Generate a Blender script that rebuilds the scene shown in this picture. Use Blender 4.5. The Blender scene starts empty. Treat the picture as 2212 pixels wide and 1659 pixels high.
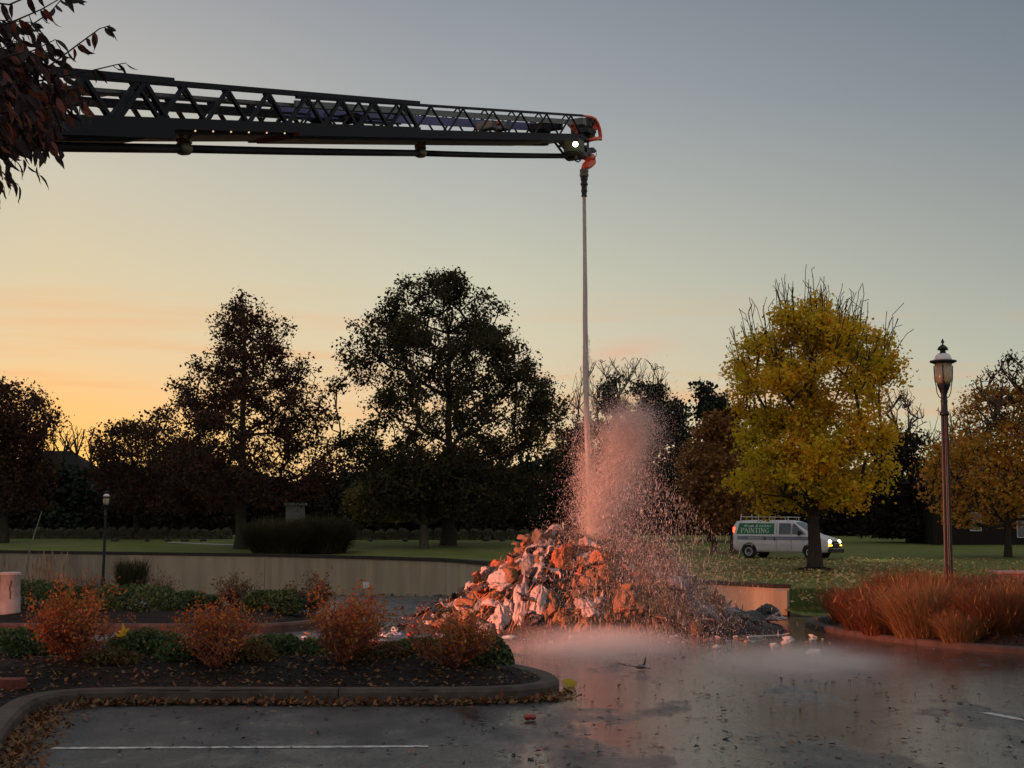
import bpy, bmesh, math, random
import numpy as np
from mathutils import Vector, Matrix
R = math.radians
SC = bpy.context.scene
COL = SC.collection
# ------------------------------------------------------------------ camera
F, CX, CY, CAMZ, PITCH = 3300.0, 1106.0, 829.5, 1.6, R(5.71)
cam_d = bpy.data.cameras.new('camera'); cam = bpy.data.objects.new('camera', cam_d); COL.objects.link(cam)
cam.location = (0, 0, CAMZ); cam.rotation_euler = (math.pi/2 + PITCH, 0, 0)
cam_d.sensor_width = 36; cam_d.lens = F/2212*36; cam_d.clip_start = .1; cam_d.clip_end = 3000
SC.camera = cam
SC.render.resolution_x, SC.render.resolution_y = 1024, 768
# ------------------------------------------------------------------ sky (dusk, sun just down behind the trees on the left)
SUN_AZ = R(-17)          # from +Y, towards -X
W = bpy.data.worlds.new('World'); SC.world = W; W.use_nodes = True
nt = W.node_tree; nt.nodes.clear()
def N(t, **k):
    n = nt.nodes.new(t)
    for a, b in k.items(): setattr(n, a, b)
    return n
def L(a, b): nt.links.new(a, b)
def wmath(op, a, b=None, c=None):
    n = N('ShaderNodeMath', operation=op)
    for i, v in enumerate((a, b, c)):
        if v is None: continue
        if isinstance(v, (int, float)): n.inputs[i].default_value = v
        else: L(v, n.inputs[i])
    return n.outputs[0]
def lin(r, g, b):
    f = lambda c: (c/255/12.92) if c/255 <= .04045 else ((c/255+.055)/1.055)**2.4
    return (f(r), f(g), f(b), 1)
def wramp(stops, fac):
    n = N('ShaderNodeValToRGB'); cr = n.color_ramp; cr.interpolation = 'EASE'
    cr.interpolation = 'LINEAR'
    while len(cr.elements) < len(stops): cr.elements.new(.5)
    for e, (p, c) in zip(cr.elements, stops): e.position = p; e.color = c
    L(fac, n.inputs[0]); return n.outputs[0]
def wmix(f, a, b, mode='MIX'):
    n = N('ShaderNodeMix', data_type='RGBA', blend_type=mode)
    if isinstance(f, float): n.inputs[0].default_value = f
    else: L(f, n.inputs[0])
    L(a, n.inputs[6]); L(b, n.inputs[7]); return n.outputs[2]
tc = N('ShaderNodeTexCoord'); sx = N('ShaderNodeSeparateXYZ'); L(tc.outputs['Generated'], sx.inputs[0])
elev = wmath('ARCSINE', sx.outputs[2])
e01 = wmath('DIVIDE', wmath('MAXIMUM', elev, 0.0), math.pi/2)       # 0 horizon .. 1 zenith
hlen = wmath('SQRT', wmath('ADD', wmath('MULTIPLY', sx.outputs[0], sx.outputs[0]), wmath('MULTIPLY', sx.outputs[1], sx.outputs[1])))
hx = wmath('DIVIDE', sx.outputs[0], wmath('MAXIMUM', hlen, 1e-4)); hy = wmath('DIVIDE', sx.outputs[1], wmath('MAXIMUM', hlen, 1e-4))
cosd = wmath('ADD', wmath('MULTIPLY', hx, math.sin(SUN_AZ)), wmath('MULTIPLY', hy, math.cos(SUN_AZ)))
dang = wmath('DIVIDE', wmath('ARCCOSINE', wmath('MINIMUM', wmath('MAXIMUM', cosd, -1.0), 1.0)), math.pi)  # 0 sun side .. 1 opposite
d90 = lambda deg: deg/90
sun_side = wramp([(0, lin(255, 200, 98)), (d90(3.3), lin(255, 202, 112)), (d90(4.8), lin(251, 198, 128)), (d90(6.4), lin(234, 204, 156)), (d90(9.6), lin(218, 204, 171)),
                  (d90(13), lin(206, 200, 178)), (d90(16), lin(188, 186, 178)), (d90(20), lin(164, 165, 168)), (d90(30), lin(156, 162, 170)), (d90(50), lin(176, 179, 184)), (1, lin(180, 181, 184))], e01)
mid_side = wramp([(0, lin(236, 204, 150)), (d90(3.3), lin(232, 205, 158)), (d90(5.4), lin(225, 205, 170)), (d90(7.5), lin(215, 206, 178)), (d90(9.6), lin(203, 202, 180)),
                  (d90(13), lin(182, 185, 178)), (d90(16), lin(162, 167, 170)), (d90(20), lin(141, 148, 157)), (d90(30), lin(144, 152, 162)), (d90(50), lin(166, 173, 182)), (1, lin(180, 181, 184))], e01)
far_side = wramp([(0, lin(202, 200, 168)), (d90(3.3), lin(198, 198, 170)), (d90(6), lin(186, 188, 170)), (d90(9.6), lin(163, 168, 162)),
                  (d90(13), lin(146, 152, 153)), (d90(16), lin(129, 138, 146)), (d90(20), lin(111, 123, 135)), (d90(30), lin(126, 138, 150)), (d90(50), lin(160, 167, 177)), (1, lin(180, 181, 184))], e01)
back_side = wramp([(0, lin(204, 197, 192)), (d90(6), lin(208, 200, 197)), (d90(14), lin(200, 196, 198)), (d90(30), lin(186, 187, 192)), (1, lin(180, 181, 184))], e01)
def sstep(x, a, b):
    n = N('ShaderNodeMapRange', interpolation_type='LINEAR'); L(x, n.inputs[0])
    n.inputs[1].default_value = a; n.inputs[2].default_value = b; return n.outputs[0]
c1 = wmix(sstep(dang, 0.0, 14.5/180), sun_side, mid_side)
c2 = wmix(sstep(dang, 15.5/180, 36/180), c1, far_side)
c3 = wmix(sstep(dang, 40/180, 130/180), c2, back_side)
# thin dusk cloud streaks low over the horizon
mp = N('ShaderNodeMapping'); mp.inputs['Scale'].default_value = (3.0, 3.0, 46.0); mp.inputs['Rotation'].default_value = (0, R(-1.3), 0); L(tc.outputs['Generated'], mp.inputs[0])
nz = N('ShaderNodeTexNoise'); nz.inputs['Scale'].default_value = 1.6; nz.inputs['Detail'].default_value = 5; L(mp.outputs[0], nz.inputs['Vector'])
band = wmath('MULTIPLY', sstep(e01, d90(2.0), d90(4.5)), sstep(e01, d90(9.5), d90(6.5)))
streak = wmath('MULTIPLY', wmath('MULTIPLY', sstep(nz.outputs[0], .5, .72), band), .55)
tint = N('ShaderNodeRGB'); tint.outputs[0].default_value = lin(238, 168, 112)
c4 = wmix(streak, c3, tint.outputs[0])
# one small pink cloud low in the middle of the view
az_ = wmath('ARCTAN2', sx.outputs[0], sx.outputs[1])
ga = wmath('POWER', wmath('DIVIDE', wmath('SUBTRACT', az_, R(4.2)), R(1.5)), 2.0); ge = wmath('POWER', wmath('DIVIDE', wmath('SUBTRACT', wmath('SUBTRACT', elev, R(6.85)), wmath('MULTIPLY', wmath('SUBTRACT', az_, R(4.2)), .16)), R(.42)), 2.0)
puff = wmath('MULTIPLY', wmath('POWER', 2.718, wmath('MULTIPLY', wmath('ADD', ga, ge), -1.0)), wmath('MULTIPLY', sstep(nz.outputs[0], .25, .6), .85))
pk = N('ShaderNodeRGB'); pk.outputs[0].default_value = lin(232, 168, 142); c4 = wmix(puff, c4, pk.outputs[0])
ns = N('ShaderNodeTexSky'); ns.sky_type = 'NISHITA'; ns.sun_disc = False; ns.sun_elevation = R(1.0); ns.sun_rotation = SUN_AZ
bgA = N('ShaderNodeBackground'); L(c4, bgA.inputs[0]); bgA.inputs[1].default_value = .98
bgB = N('ShaderNodeBackground'); L(ns.outputs[0], bgB.inputs[0]); bgB.inputs[1].default_value = .008
ad = N('ShaderNodeAddShader'); L(bgA.outputs[0], ad.inputs[0]); L(bgB.outputs[0], ad.inputs[1])
wo = N('ShaderNodeOutputWorld'); L(ad.outputs[0], wo.inputs[0])
# last low sun, almost down
sl = bpy.data.lights.new('sun', 'SUN'); sl.energy = .12; sl.angle = R(3); sl.color = (1, .62, .32)
so = bpy.data.objects.new('sun', sl); COL.objects.link(so)
so.rotation_euler = (Vector((-math.sin(SUN_AZ), -math.cos(SUN_AZ), -math.tan(R(1.5))))).to_track_quat('-Z', 'Y').to_euler()
# red beacons and work light of the fire engine that carries the ladder, parked out of frame on the left
def spot(name, loc, tgt, watts, color, size, blend, rad=.25):
    l = bpy.data.lights.new(name, 'SPOT'); l.energy = watts; l.color = color; l.spot_size = R(size); l.spot_blend = blend; l.shadow_soft_size = rad
    o = bpy.data.objects.new(name, l); COL.objects.link(o); o.location = loc
    o.rotation_euler = (Vector(tgt)-Vector(loc)).to_track_quat('-Z', 'Y').to_euler(); return o
bl = spot('emergency_beacon', (-15, 17.5, 2.5), (3.0, 26.2, 1.2), 34000, (1, .30, .18), 42, .8); bl.scale = (1, .42, 1)   # louvred lamp: wide and flat beam
spot('beacon_spill', (-15, 17.2, 2.5), (1.5, 24, 2.2), 3300, (1, .26, .12), 110, .8)
v = SC.view_settings; v.view_transform = 'Standard'; v.look = 'None'; v.exposure = 0; v.gamma = 1; v.use_curve_mapping = False
SC.render.engine = 'CYCLES'
cy = SC.cycles
cy.use_denoising = True; cy.denoiser = 'OPENIMAGEDENOISE'
cy.max_bounces = 6; cy.diffuse_bounces = 3; cy.glossy_bounces = 3; cy.transmission_bounces = 4; cy.transparent_max_bounces = 8; cy.volume_bounces = 1
cy.use_adaptive_sampling = True; cy.adaptive_threshold = .02; cy.caustics_reflective = False; cy.caustics_refractive = False
cy.volume_step_rate = 2.0; cy.volume_max_steps = 96
# ------------------------------------------------------------------ helpers
def at(u, v, D):
    xc, yc = (u-CX)/F, (CY-v)/F
    d = Vector((xc, math.cos(PITCH)-yc*math.sin(PITCH), math.sin(PITCH)+yc*math.cos(PITCH)))
    return Vector((0, 0, CAMZ)) + d*(D/d.y)
def gnd(u, v, z=0.0):
    xc, yc = (u-CX)/F, (CY-v)/F
    d = Vector((xc, math.cos(PITCH)-yc*math.sin(PITCH), math.sin(PITCH)+yc*math.cos(PITCH)))
    return Vector((0, 0, CAMZ)) + d*((z-CAMZ)/d.z)
def sm(a, b, x):
    t = np.clip((np.asarray(x, float)-a)/(b-a), 0, 1); return t*t*(3-2*t)
_M = {}
def mat(name, col, rough=.8, spec=.3, col2=None, nscale=8., ndetail=6, island=None, transl=0., bump=0., bscale=30., metal=0., emit=None, estr=1., alpha=1., coords='Object', trans=0., stretch=None):
    """island: list of colours picked per mesh island; col2: second colour mixed by noise."""
    m = bpy.data.materials.new(name); m.use_nodes = True; t = m.node_tree; b = t.nodes['Principled BSDF']; out = t.nodes['Material Output']
    c4 = lambda c: (*c[:3], 1)
    b.inputs['Base Color'].default_value = c4(col); b.inputs['Roughness'].default_value = rough; b.inputs['Specular IOR Level'].default_value = spec
    b.inputs['Metallic'].default_value = metal; b.inputs['Alpha'].default_value = alpha; b.inputs['Transmission Weight'].default_value = trans
    vec = t.nodes.new('ShaderNodeTexCoord').outputs[coords]
    if stretch:
        mp = t.nodes.new('ShaderNodeMapping'); mp.inputs['Scale'].default_value = stretch; t.links.new(vec, mp.inputs[0]); vec = mp.outputs[0]
    csock = None
    if island:
        g = t.nodes.new('ShaderNodeNewGeometry'); cr = t.nodes.new('ShaderNodeValToRGB'); r = cr.color_ramp
        while len(r.elements) < len(island): r.elements.new(.5)
        for i, (e, c) in enumerate(zip(r.elements, island)): e.position = i/(len(island)-1); e.color = c4(c)
        t.links.new(g.outputs['Random Per Island'], cr.inputs[0]); csock = cr.outputs[0]
    if col2 is not None:
        n = t.nodes.new('ShaderNodeTexNoise'); n.inputs['Scale'].default_value = nscale; n.inputs['Detail'].default_value = ndetail; t.links.new(vec, n.inputs['Vector'])
        mr = t.nodes.new('ShaderNodeMapRange'); mr.inputs[1].default_value = .35; mr.inputs[2].default_value = .65; t.links.new(n.outputs[0], mr.inputs[0])
        mx = t.nodes.new('ShaderNodeMix'); mx.data_type = 'RGBA'; t.links.new(mr.outputs[0], mx.inputs[0])
        if csock: t.links.new(csock, mx.inputs[6])
        else: mx.inputs[6].default_value = c4(col)
        mx.inputs[7].default_value = c4(col2); csock = mx.outputs[2]
    if csock: t.links.new(csock, b.inputs['Base Color'])
    if bump:
        n = t.nodes.new('ShaderNodeTexNoise'); n.inputs['Scale'].default_value = bscale; n.inputs['Detail'].default_value = 5; t.links.new(vec, n.inputs['Vector'])
        bp = t.nodes.new('ShaderNodeBump'); bp.inputs['Strength'].default_value = bump; bp.inputs['Distance'].default_value = .03
        t.links.new(n.outputs[0], bp.inputs['Height']); t.links.new(bp.outputs[0], b.inputs['Normal'])
    if transl:
        tr = t.nodes.new('ShaderNodeBsdfTranslucent'); tr.inputs[0].default_value = c4(col)
        if csock: t.links.new(csock, tr.inputs[0])
        ms = t.nodes.new('ShaderNodeMixShader'); ms.inputs[0].default_value = transl
        t.links.new(b.outputs[0], ms.inputs[1]); t.links.new(tr.outputs[0], ms.inputs[2]); t.links.new(ms.outputs[0], out.inputs[0])
    if emit: b.inputs['Emission Color'].default_value = c4(emit); b.inputs['Emission Strength'].default_value = estr
    _M[name] = m; return m
def link(o, parent=None):
    COL.objects.link(o)
    if parent is not None: o.parent = parent
    return o
def meta(o, label=None, cat=None, group=None, kind=None):
    if cat and not kind: kind = 'thing'
    for k, val in (('label', label), ('category', cat), ('group', group), ('kind', kind)):
        if val: o[k] = val
    return o
def thing(name, label, cat, loc=(0, 0, 0), rz=0., group=None):
    o = bpy.data.objects.new(name, None); o.empty_display_size = .2; link(o); o.location = loc; o.rotation_euler = (0, 0, rz)
    return meta(o, label, cat, group)
def mesh_np(name, verts, faces, material, parent=None, smooth=False, loc=None):
    """verts (N,3), faces (M,k) arrays of one face size -> object"""
    me = bpy.data.meshes.new(name); verts = np.asarray(verts, np.float32); faces = np.asarray(faces, np.int32); k = faces.shape[1]
    me.vertices.add(len(verts)); me.vertices.foreach_set('co', verts.ravel())
    me.loops.add(faces.size); me.loops.foreach_set('vertex_index', faces.ravel())
    me.polygons.add(len(faces)); me.polygons.foreach_set('loop_start', np.arange(0, faces.size, k, dtype=np.int32))
    if smooth: me.polygons.foreach_set('use_smooth', np.ones(len(faces), bool))
    me.update(calc_edges=True); me.validate()
    if material: me.materials.append(material)
    o = bpy.data.objects.new(name, me); link(o, parent)
    if loc is not None: o.location = loc
    return o
class MB:
    def __init__(s): s.v = []; s.f = []
    def add(s, vs, fs):
        b = len(s.v); s.v += [tuple(x) for x in vs]; s.f += [tuple(i+b for i in f) for f in fs]; return s
    def box(s, c, size, M=None):
        x, y, z = [a/2 for a in size]; vs = [Vector((i*x, j*y, k*z)) for k in (-1, 1) for j in (-1, 1) for i in (-1, 1)]
        if M is not None: vs = [M @ q for q in vs]
        c = Vector(c); return s.add([q+c for q in vs], [(0, 2, 3, 1), (4, 5, 7, 6), (0, 1, 5, 4), (2, 6, 7, 3), (0, 4, 6, 2), (1, 3, 7, 5)])
    def beam(s, a, b, w, h=None, up=(0, 0, 1)):
        a, b = Vector(a), Vector(b); d = (b-a).normalized(); x = d.cross(Vector(up))
        if x.length < 1e-3: x = d.cross(Vector((1, 0, 0)))
        x.normalize(); y = x.cross(d); h = h or w; q = [(-1, -1), (1, -1), (1, 1), (-1, 1)]
        vs = [p + x*(i*w/2) + y*(j*h/2) for p in (a, b) for i, j in q]
        return s.add(vs, [(3, 2, 1, 0), (4, 5, 6, 7)] + [(i, (i+1) % 4, 4+(i+1) % 4, 4+i) for i in range(4)])
    def tube(s, pts, rad, n=8, cap=True):
        pts = [Vector(p) for p in pts]; rad = rad if hasattr(rad, '__len__') else [rad]*len(pts)
        vs = []; fs = []; prev = None
        for i, p in enumerate(pts):
            d = (pts[min(i+1, len(pts)-1)]-pts[max(i-1, 0)]).normalized()
            x = prev - d*prev.dot(d) if prev else d.cross(Vector((0, 0, 1)) if abs(d.z) < .9 else Vector((1, 0, 0)))
            x.normalize(); prev = x; y = d.cross(x)
            vs += [p + (x*math.cos(2*math.pi*k/n) + y*math.sin(2*math.pi*k/n))*rad[i] for k in range(n)]
        for i in range(len(pts)-1):
            for k in range(n): fs.append((i*n+k, i*n+(k+1) % n, (i+1)*n+(k+1) % n, (i+1)*n+k))
        if cap: fs += [tuple(range(n-1, -1, -1)), tuple(range((len(pts)-1)*n, len(pts)*n))]
        return s.add(vs, fs)
    def lathe(s, prof, n=24, mod=None, c=(0, 0, 0)):
        """prof: (r, z) list; mod(k, i) multiplies the radius"""
        vs = []; fs = []; m = len(prof); c = Vector(c)
        for i, (r, z) in enumerate(prof):
            for k in range(n):
                a = 2*math.pi*k/n; q = r*(mod(k, i) if mod else 1); vs.append(c+Vector((q*math.cos(a), q*math.sin(a), z)))
        for i in range(m-1):
            for k in range(n): fs.append((i*n+k, i*n+(k+1) % n, (i+1)*n+(k+1) % n, (i+1)*n+k))
        if prof[0][0] > 1e-4: fs.append(tuple(range(n-1, -1, -1)))
        if prof[-1][0] > 1e-4: fs.append(tuple(range((m-1)*n, m*n)))
        return s.add(vs, fs)
    def build(s, name, material, parent=None, smooth=False, bevel=0.):
        me = bpy.data.meshes.new(name); me.from_pydata(s.v, [], s.f); me.update()
        if material: me.materials.append(material)
        if smooth: me.polygons.foreach_set('use_smooth', np.ones(len(me.polygons), bool))
        o = bpy.data.objects.new(name, me); link(o, parent)
        if bevel:
            bm = bmesh.new(); bm.from_mesh(me); bmesh.ops.bevel(bm, geom=bm.edges[:], offset=bevel, segments=2, affect='EDGES', clamp_overlap=True); bm.to_mesh(me); bm.free()
        return o
def copy_tree(o, parent=None):
    c = o.copy(); COL.objects.link(c)
    if parent is not None: c.parent = parent
    for ch in list(o.children): copy_tree(ch, c)
    return c
def vnoise(p, seed=0, scale=1.):
    """cheap smooth 3-D value noise (numpy)"""
    p = np.asarray(p, float)*scale; i = np.floor(p).astype(np.int64); f = p-i; f = f*f*(3-2*f); out = np.zeros(len(p))
    for dx in (0, 1):
        for dy in (0, 1):
            for dz in (0, 1):
                h = ((i[:, 0]+dx)*73856093) ^ ((i[:, 1]+dy)*19349663) ^ ((i[:, 2]+dz)*83492791) ^ (seed*2654435761)
                h = ((h ^ (h >> 13))*1274126177) & 0xffffffff; h = h ^ (h >> 16)
                w = (f[:, 0] if dx else 1-f[:, 0])*(f[:, 1] if dy else 1-f[:, 1])*(f[:, 2] if dz else 1-f[:, 2])
                out += w*((h & 0xffff)/65535.)
    return out
def rand_dirs(rng, n):
    d = rng.normal(size=(n, 3)); return d/np.linalg.norm(d, axis=1, keepdims=True)
def leaf_quads(c, ax, side, ln, wd):
    """rhombic leaf faces: centres, long axes, side axes, lengths, widths"""
    a = c-ax*(ln/2)[:, None]; b = c+ax*(ln/2)[:, None]; m = c-ax*(ln*.08)[:, None]
    l = m+side*(wd/2)[:, None]; r = m-side*(wd/2)[:, None]
    vs = np.stack([a, l, b, r], 1).reshape(-1, 3); return vs, np.arange(len(c)*4).reshape(-1, 4)
def frames(rng, n, flat=0.):
    d = rand_dirs(rng, n); d[:, 2] *= (1-flat); d /= np.linalg.norm(d, axis=1, keepdims=True)
    s = np.cross(d, rand_dirs(rng, n)*(1-flat)+np.array([0, 0, 1.])*flat); s /= np.maximum(np.linalg.norm(s, axis=1, keepdims=True), 1e-6); return d, s
def in_poly(x, y, poly):
    x = np.asarray(x); y = np.asarray(y); c = np.zeros(x.shape, bool); n = len(poly)
    for i in range(n):
        x0, y0 = poly[i]; x1, y1 = poly[(i+1) % n]
        if y0 == y1: continue
        k = ((y0 > y) != (y1 > y)) & (x < (x1-x0)*(y-y0)/(y1-y0)+x0); c ^= k
    return c
def poly_dist(x, y, pts):
    d = np.full(np.shape(x), 1e9)
    for (x0, y0), (x1, y1) in zip(pts[:-1], pts[1:]):
        vx, vy = x1-x0, y1-y0; t = np.clip(((x-x0)*vx+(y-y0)*vy)/max(vx*vx+vy*vy, 1e-9), 0, 1); d = np.minimum(d, np.hypot(x-x0-t*vx, y-y0-t*vy))
    return d
def catmull(pts, step=.25, dim=2):
    P = [np.array(p, float) for p in pts]; P = [2*P[0]-P[1]]+P+[2*P[-1]-P[-2]]; out = []
    for i in range(1, len(P)-2):
        n = max(2, int(np.linalg.norm(P[i+1]-P[i])/step))
        for k in range(n):
            t = k/n; a, b, c, d = P[i-1:i+3]; out.append(.5*((2*b)+(c-a)*t+(2*a-5*b+4*c-d)*t*t+(3*b-a-3*c+d)*t**3))
    out.append(P[-2]); return np.array(out)
# ------------------------------------------------------------------ ground materials
def wet_asphalt():
    m = bpy.data.materials.new('wet_asphalt'); m.use_nodes = True; t = m.node_tree; b = t.nodes['Principled BSDF']
    vec = t.nodes.new('ShaderNodeTexCoord').outputs['Object']
    def noise(sc, det=5, stretch=None):
        v = vec
        if stretch:
            mp = t.nodes.new('ShaderNodeMapping'); mp.inputs['Scale'].default_value = stretch; t.links.new(v, mp.inputs[0]); v = mp.outputs[0]
        n = t.nodes.new('ShaderNodeTexNoise'); n.inputs['Scale'].default_value = sc; n.inputs['Detail'].default_value = det; t.links.new(v, n.inputs['Vector']); return n.outputs[0]
    def mr(s, a, b_, c, d):
        n = t.nodes.new('ShaderNodeMapRange'); t.links.new(s, n.inputs[0])
        for i, q in enumerate((a, b_, c, d)): n.inputs[i+1].default_value = q
        return n.outputs[0]
    def mth(op, a, b_):
        n = t.nodes.new('ShaderNodeMath'); n.operation = op
        for i, q in enumerate((a, b_)):
            if isinstance(q, (int, float)): n.inputs[i].default_value = q
            else: t.links.new(q, n.inputs[i])
        return n.outputs[0]
    big = noise(.9, 8, (1.2, .38, 1)); med = noise(2.6, 8, (1.2, .5, 1)); lump = noise(17, 8, (1, .55, 1)); fine = noise(80, 2); grit = noise(30, 4)
    sp = t.nodes.new('ShaderNodeSeparateXYZ'); t.links.new(vec, sp.inputs[0])
    # the bay in front of the planting is only damp, the lane past the heap is under a film of water
    wetx = mr(sp.outputs[0], -2.2, 1.2, 0, .25); wety = mr(sp.outputs[1], 14, 18, 0, .07)
    wet = mr(mth('ADD', mth('ADD', mth('ADD', big, mth('MULTIPLY', med, .35)), wetx), wety), .70, .90, 0, 1)
    rough = t.nodes.new('ShaderNodeMapRange'); t.links.new(wet, rough.inputs[0]); rough.inputs[3].default_value = .5; rough.inputs[4].default_value = .085
    t.links.new(rough.outputs[0], b.inputs['Roughness'])
    cr = t.nodes.new('ShaderNodeValToRGB'); cr.color_ramp.elements[0].color = (.009, .009, .009, 1); cr.color_ramp.elements[1].color = (.085, .078, .07, 1)
    cr.color_ramp.elements[0].position = .42; cr.color_ramp.elements[1].position = .62
    t.links.new(mth('ADD', mth('ADD', mth('MULTIPLY', fine, .36), mth('MULTIPLY', grit, .3)), mth('MULTIPLY', med, .34)), cr.inputs[0]); t.links.new(cr.outputs[0], b.inputs['Base Color'])
    b.inputs['Specular IOR Level'].default_value = .42
    h = mth('ADD', mth('ADD', mth('MULTIPLY', grit, .7), fine), mth('MULTIPLY', lump, 1.6))
    bp = t.nodes.new('ShaderNodeBump'); bp.inputs['Distance'].default_value = .022; t.links.new(h, bp.inputs['Height'])
    t.links.new(mr(wet, 0, 1, .9, .1), bp.inputs['Strength'])
    rip = noise(3.4, 3, (1, .8, 1)); bp2 = t.nodes.new('ShaderNodeBump'); bp2.inputs['Distance'].default_value = .03; bp2.inputs['Strength'].default_value = .16
    t.links.new(rip, bp2.inputs['Height']); t.links.new(bp.outputs[0], bp2.inputs['Normal']); t.links.new(bp2.outputs[0], b.inputs['Normal'])
    return m
M_ASPH = wet_asphalt()
M_LAWN = mat('lawn_grass', (.09, .12, .024), .9, .1, col2=(.15, .142, .04), nscale=.6, ndetail=10, bump=.6, bscale=9)
M_CONC = mat('kerb_concrete', (.085, .065, .05), .85, .25, col2=(.05, .04, .032), nscale=5, bump=.35, bscale=60)
M_WALL = mat('wall_concrete', (.37, .29, .19), .9, .15, col2=(.27, .21, .145), nscale=1.3, stretch=(1, 1, .16), bump=.2, bscale=25)
M_COPE = mat('wall_coping', (.045, .036, .028), .9, .15, col2=(.025, .02, .016))
M_MULCH = mat('bark_mulch', (.009, .007, .006), .95, .2, col2=(.018, .013, .01), nscale=22, bump=1., bscale=40)
M_CHIP = mat('bark_chip', (.03, .02, .015), .8, .3, island=[(.006, .005, .005), (.02, .014, .011), (.06, .042, .032)])
M_PAINT = mat('road_paint', (.62, .60, .55), .6, .3, col2=(.22, .21, .2), nscale=14, ndetail=8)
M_BARK = mat('tree_bark', (.035, .027, .02), .95, .1, col2=(.06, .048, .036), nscale=6, stretch=(3, 3, .6), bump=.6, bscale=18)
M_BARKP = mat('pale_bark', (.10, .085, .06), .95, .1, col2=(.06, .05, .038), nscale=6, stretch=(3, 3, .6), bump=.6, bscale=18)
# ------------------------------------------------------------------ terrain
def lot_z(x, y): return -.028*np.maximum(np.asarray(y, float)-30, 0)
def lawn_z(x, y):
    x = np.asarray(x, float); y = np.asarray(y, float)
    Lz = np.minimum(.45+.036*np.maximum(y-84, 0), 1.75); Rz = np.minimum(.02+.0215*np.maximum(y-66, 0), 1.75); k = sm(4.2, 6.3+np.clip((y-33)*.06, 0, 2.2), x)
    return Lz*(1-k)+Rz*k
def lz(x, y): return float(lawn_z(x, y))
WALL = [(-70, 97), (-29.5, 88), (-13.5, 84), (-7.25, 76), (-3.0, 70), (4.65, 38), (5.66, 33)]
def grid(name, xs, ys, zf, material, keep=None, kind='structure'):
    X, Y = np.meshgrid(xs, ys); Z = zf(X, Y); V = np.stack([X, Y, Z], -1).reshape(-1, 3); nx, ny = len(xs), len(ys)
    i = np.arange((ny-1)*(nx-1)); r = i//(nx-1)*nx+i % (nx-1); Fc = np.stack([r, r+1, r+nx+1, r+nx], 1)
    if keep is not None: Fc = Fc[keep(V[Fc].mean(1), V[Fc])]
    o = mesh_np(name, V, Fc, material, smooth=True); o['kind'] = kind; return o
grid('parking_lot', np.linspace(-90, 90, 91), np.concatenate([np.linspace(-25, 30, 56), np.linspace(31, 99, 35)]), lot_z, M_ASPH)
# lawn behind the wall: columns start on the wall line
xs = np.concatenate([np.linspace(-260, -34, 40), np.linspace(-32, 30, 125), np.linspace(32, 260, 40)])
wx = np.array([p[0] for p in WALL]); wy = np.array([p[1] for p in WALL])
yf = np.where(xs < 5.66, np.interp(xs, wx, wy)+.12, 31.9); yf = np.where(xs < -70, 97, yf)
tt = np.linspace(0, 1, 90)**1.8
X = np.repeat(xs[None], len(tt), 0); Y = yf[None]+(900-yf[None])*tt[:, None]
Z = lawn_z(X, Y)-.0+.02*np.sin(X*.7)*np.sin(Y*.23)
k = (X > 5.66)&(tt[:, None] == 0); Z[k] = -.02
V = np.stack([X, Y, Z], -1).reshape(-1, 3); nx = len(xs); i = np.arange((len(tt)-1)*(nx-1)); r = i//(nx-1)*nx+i % (nx-1)
lawn = mesh_np('lawn', V, np.stack([r, r+1, r+nx+1, r+nx], 1), M_LAWN, smooth=True); lawn['kind'] = 'structure'
def far_ground(): # dark land that goes on past the lot
    o = grid('ground', np.linspace(-1500, 1500, 31), np.linspace(-1200, 1800, 31), lambda X, Y: np.full(X.shape, -3.2), M_LAWN); return o
far_ground()
# pale walk crossing the lawn on the left
mb = MB()
pw = [(360, 1166), (420, 1168), (480, 1172), (520, 1177)]
for a, b_ in zip(pw[:-1], pw[1:]):
    pa, pb = at(*a, 104-(a[0]-360)*.03), at(*b_, 104-(b_[0]-360)*.03)
    q = [(pa.x, pa.y), (pb.x, pb.y), (pb.x, pb.y+1.3), (pa.x, pa.y+1.3)]
    mb.add([(x, y, lz(x, y)+.03) for x, y in q], [(0, 1, 2, 3)])
meta(mb.build('garden_path', mat('path_concrete', (.3, .28, .25), .8)), kind='structure')
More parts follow.
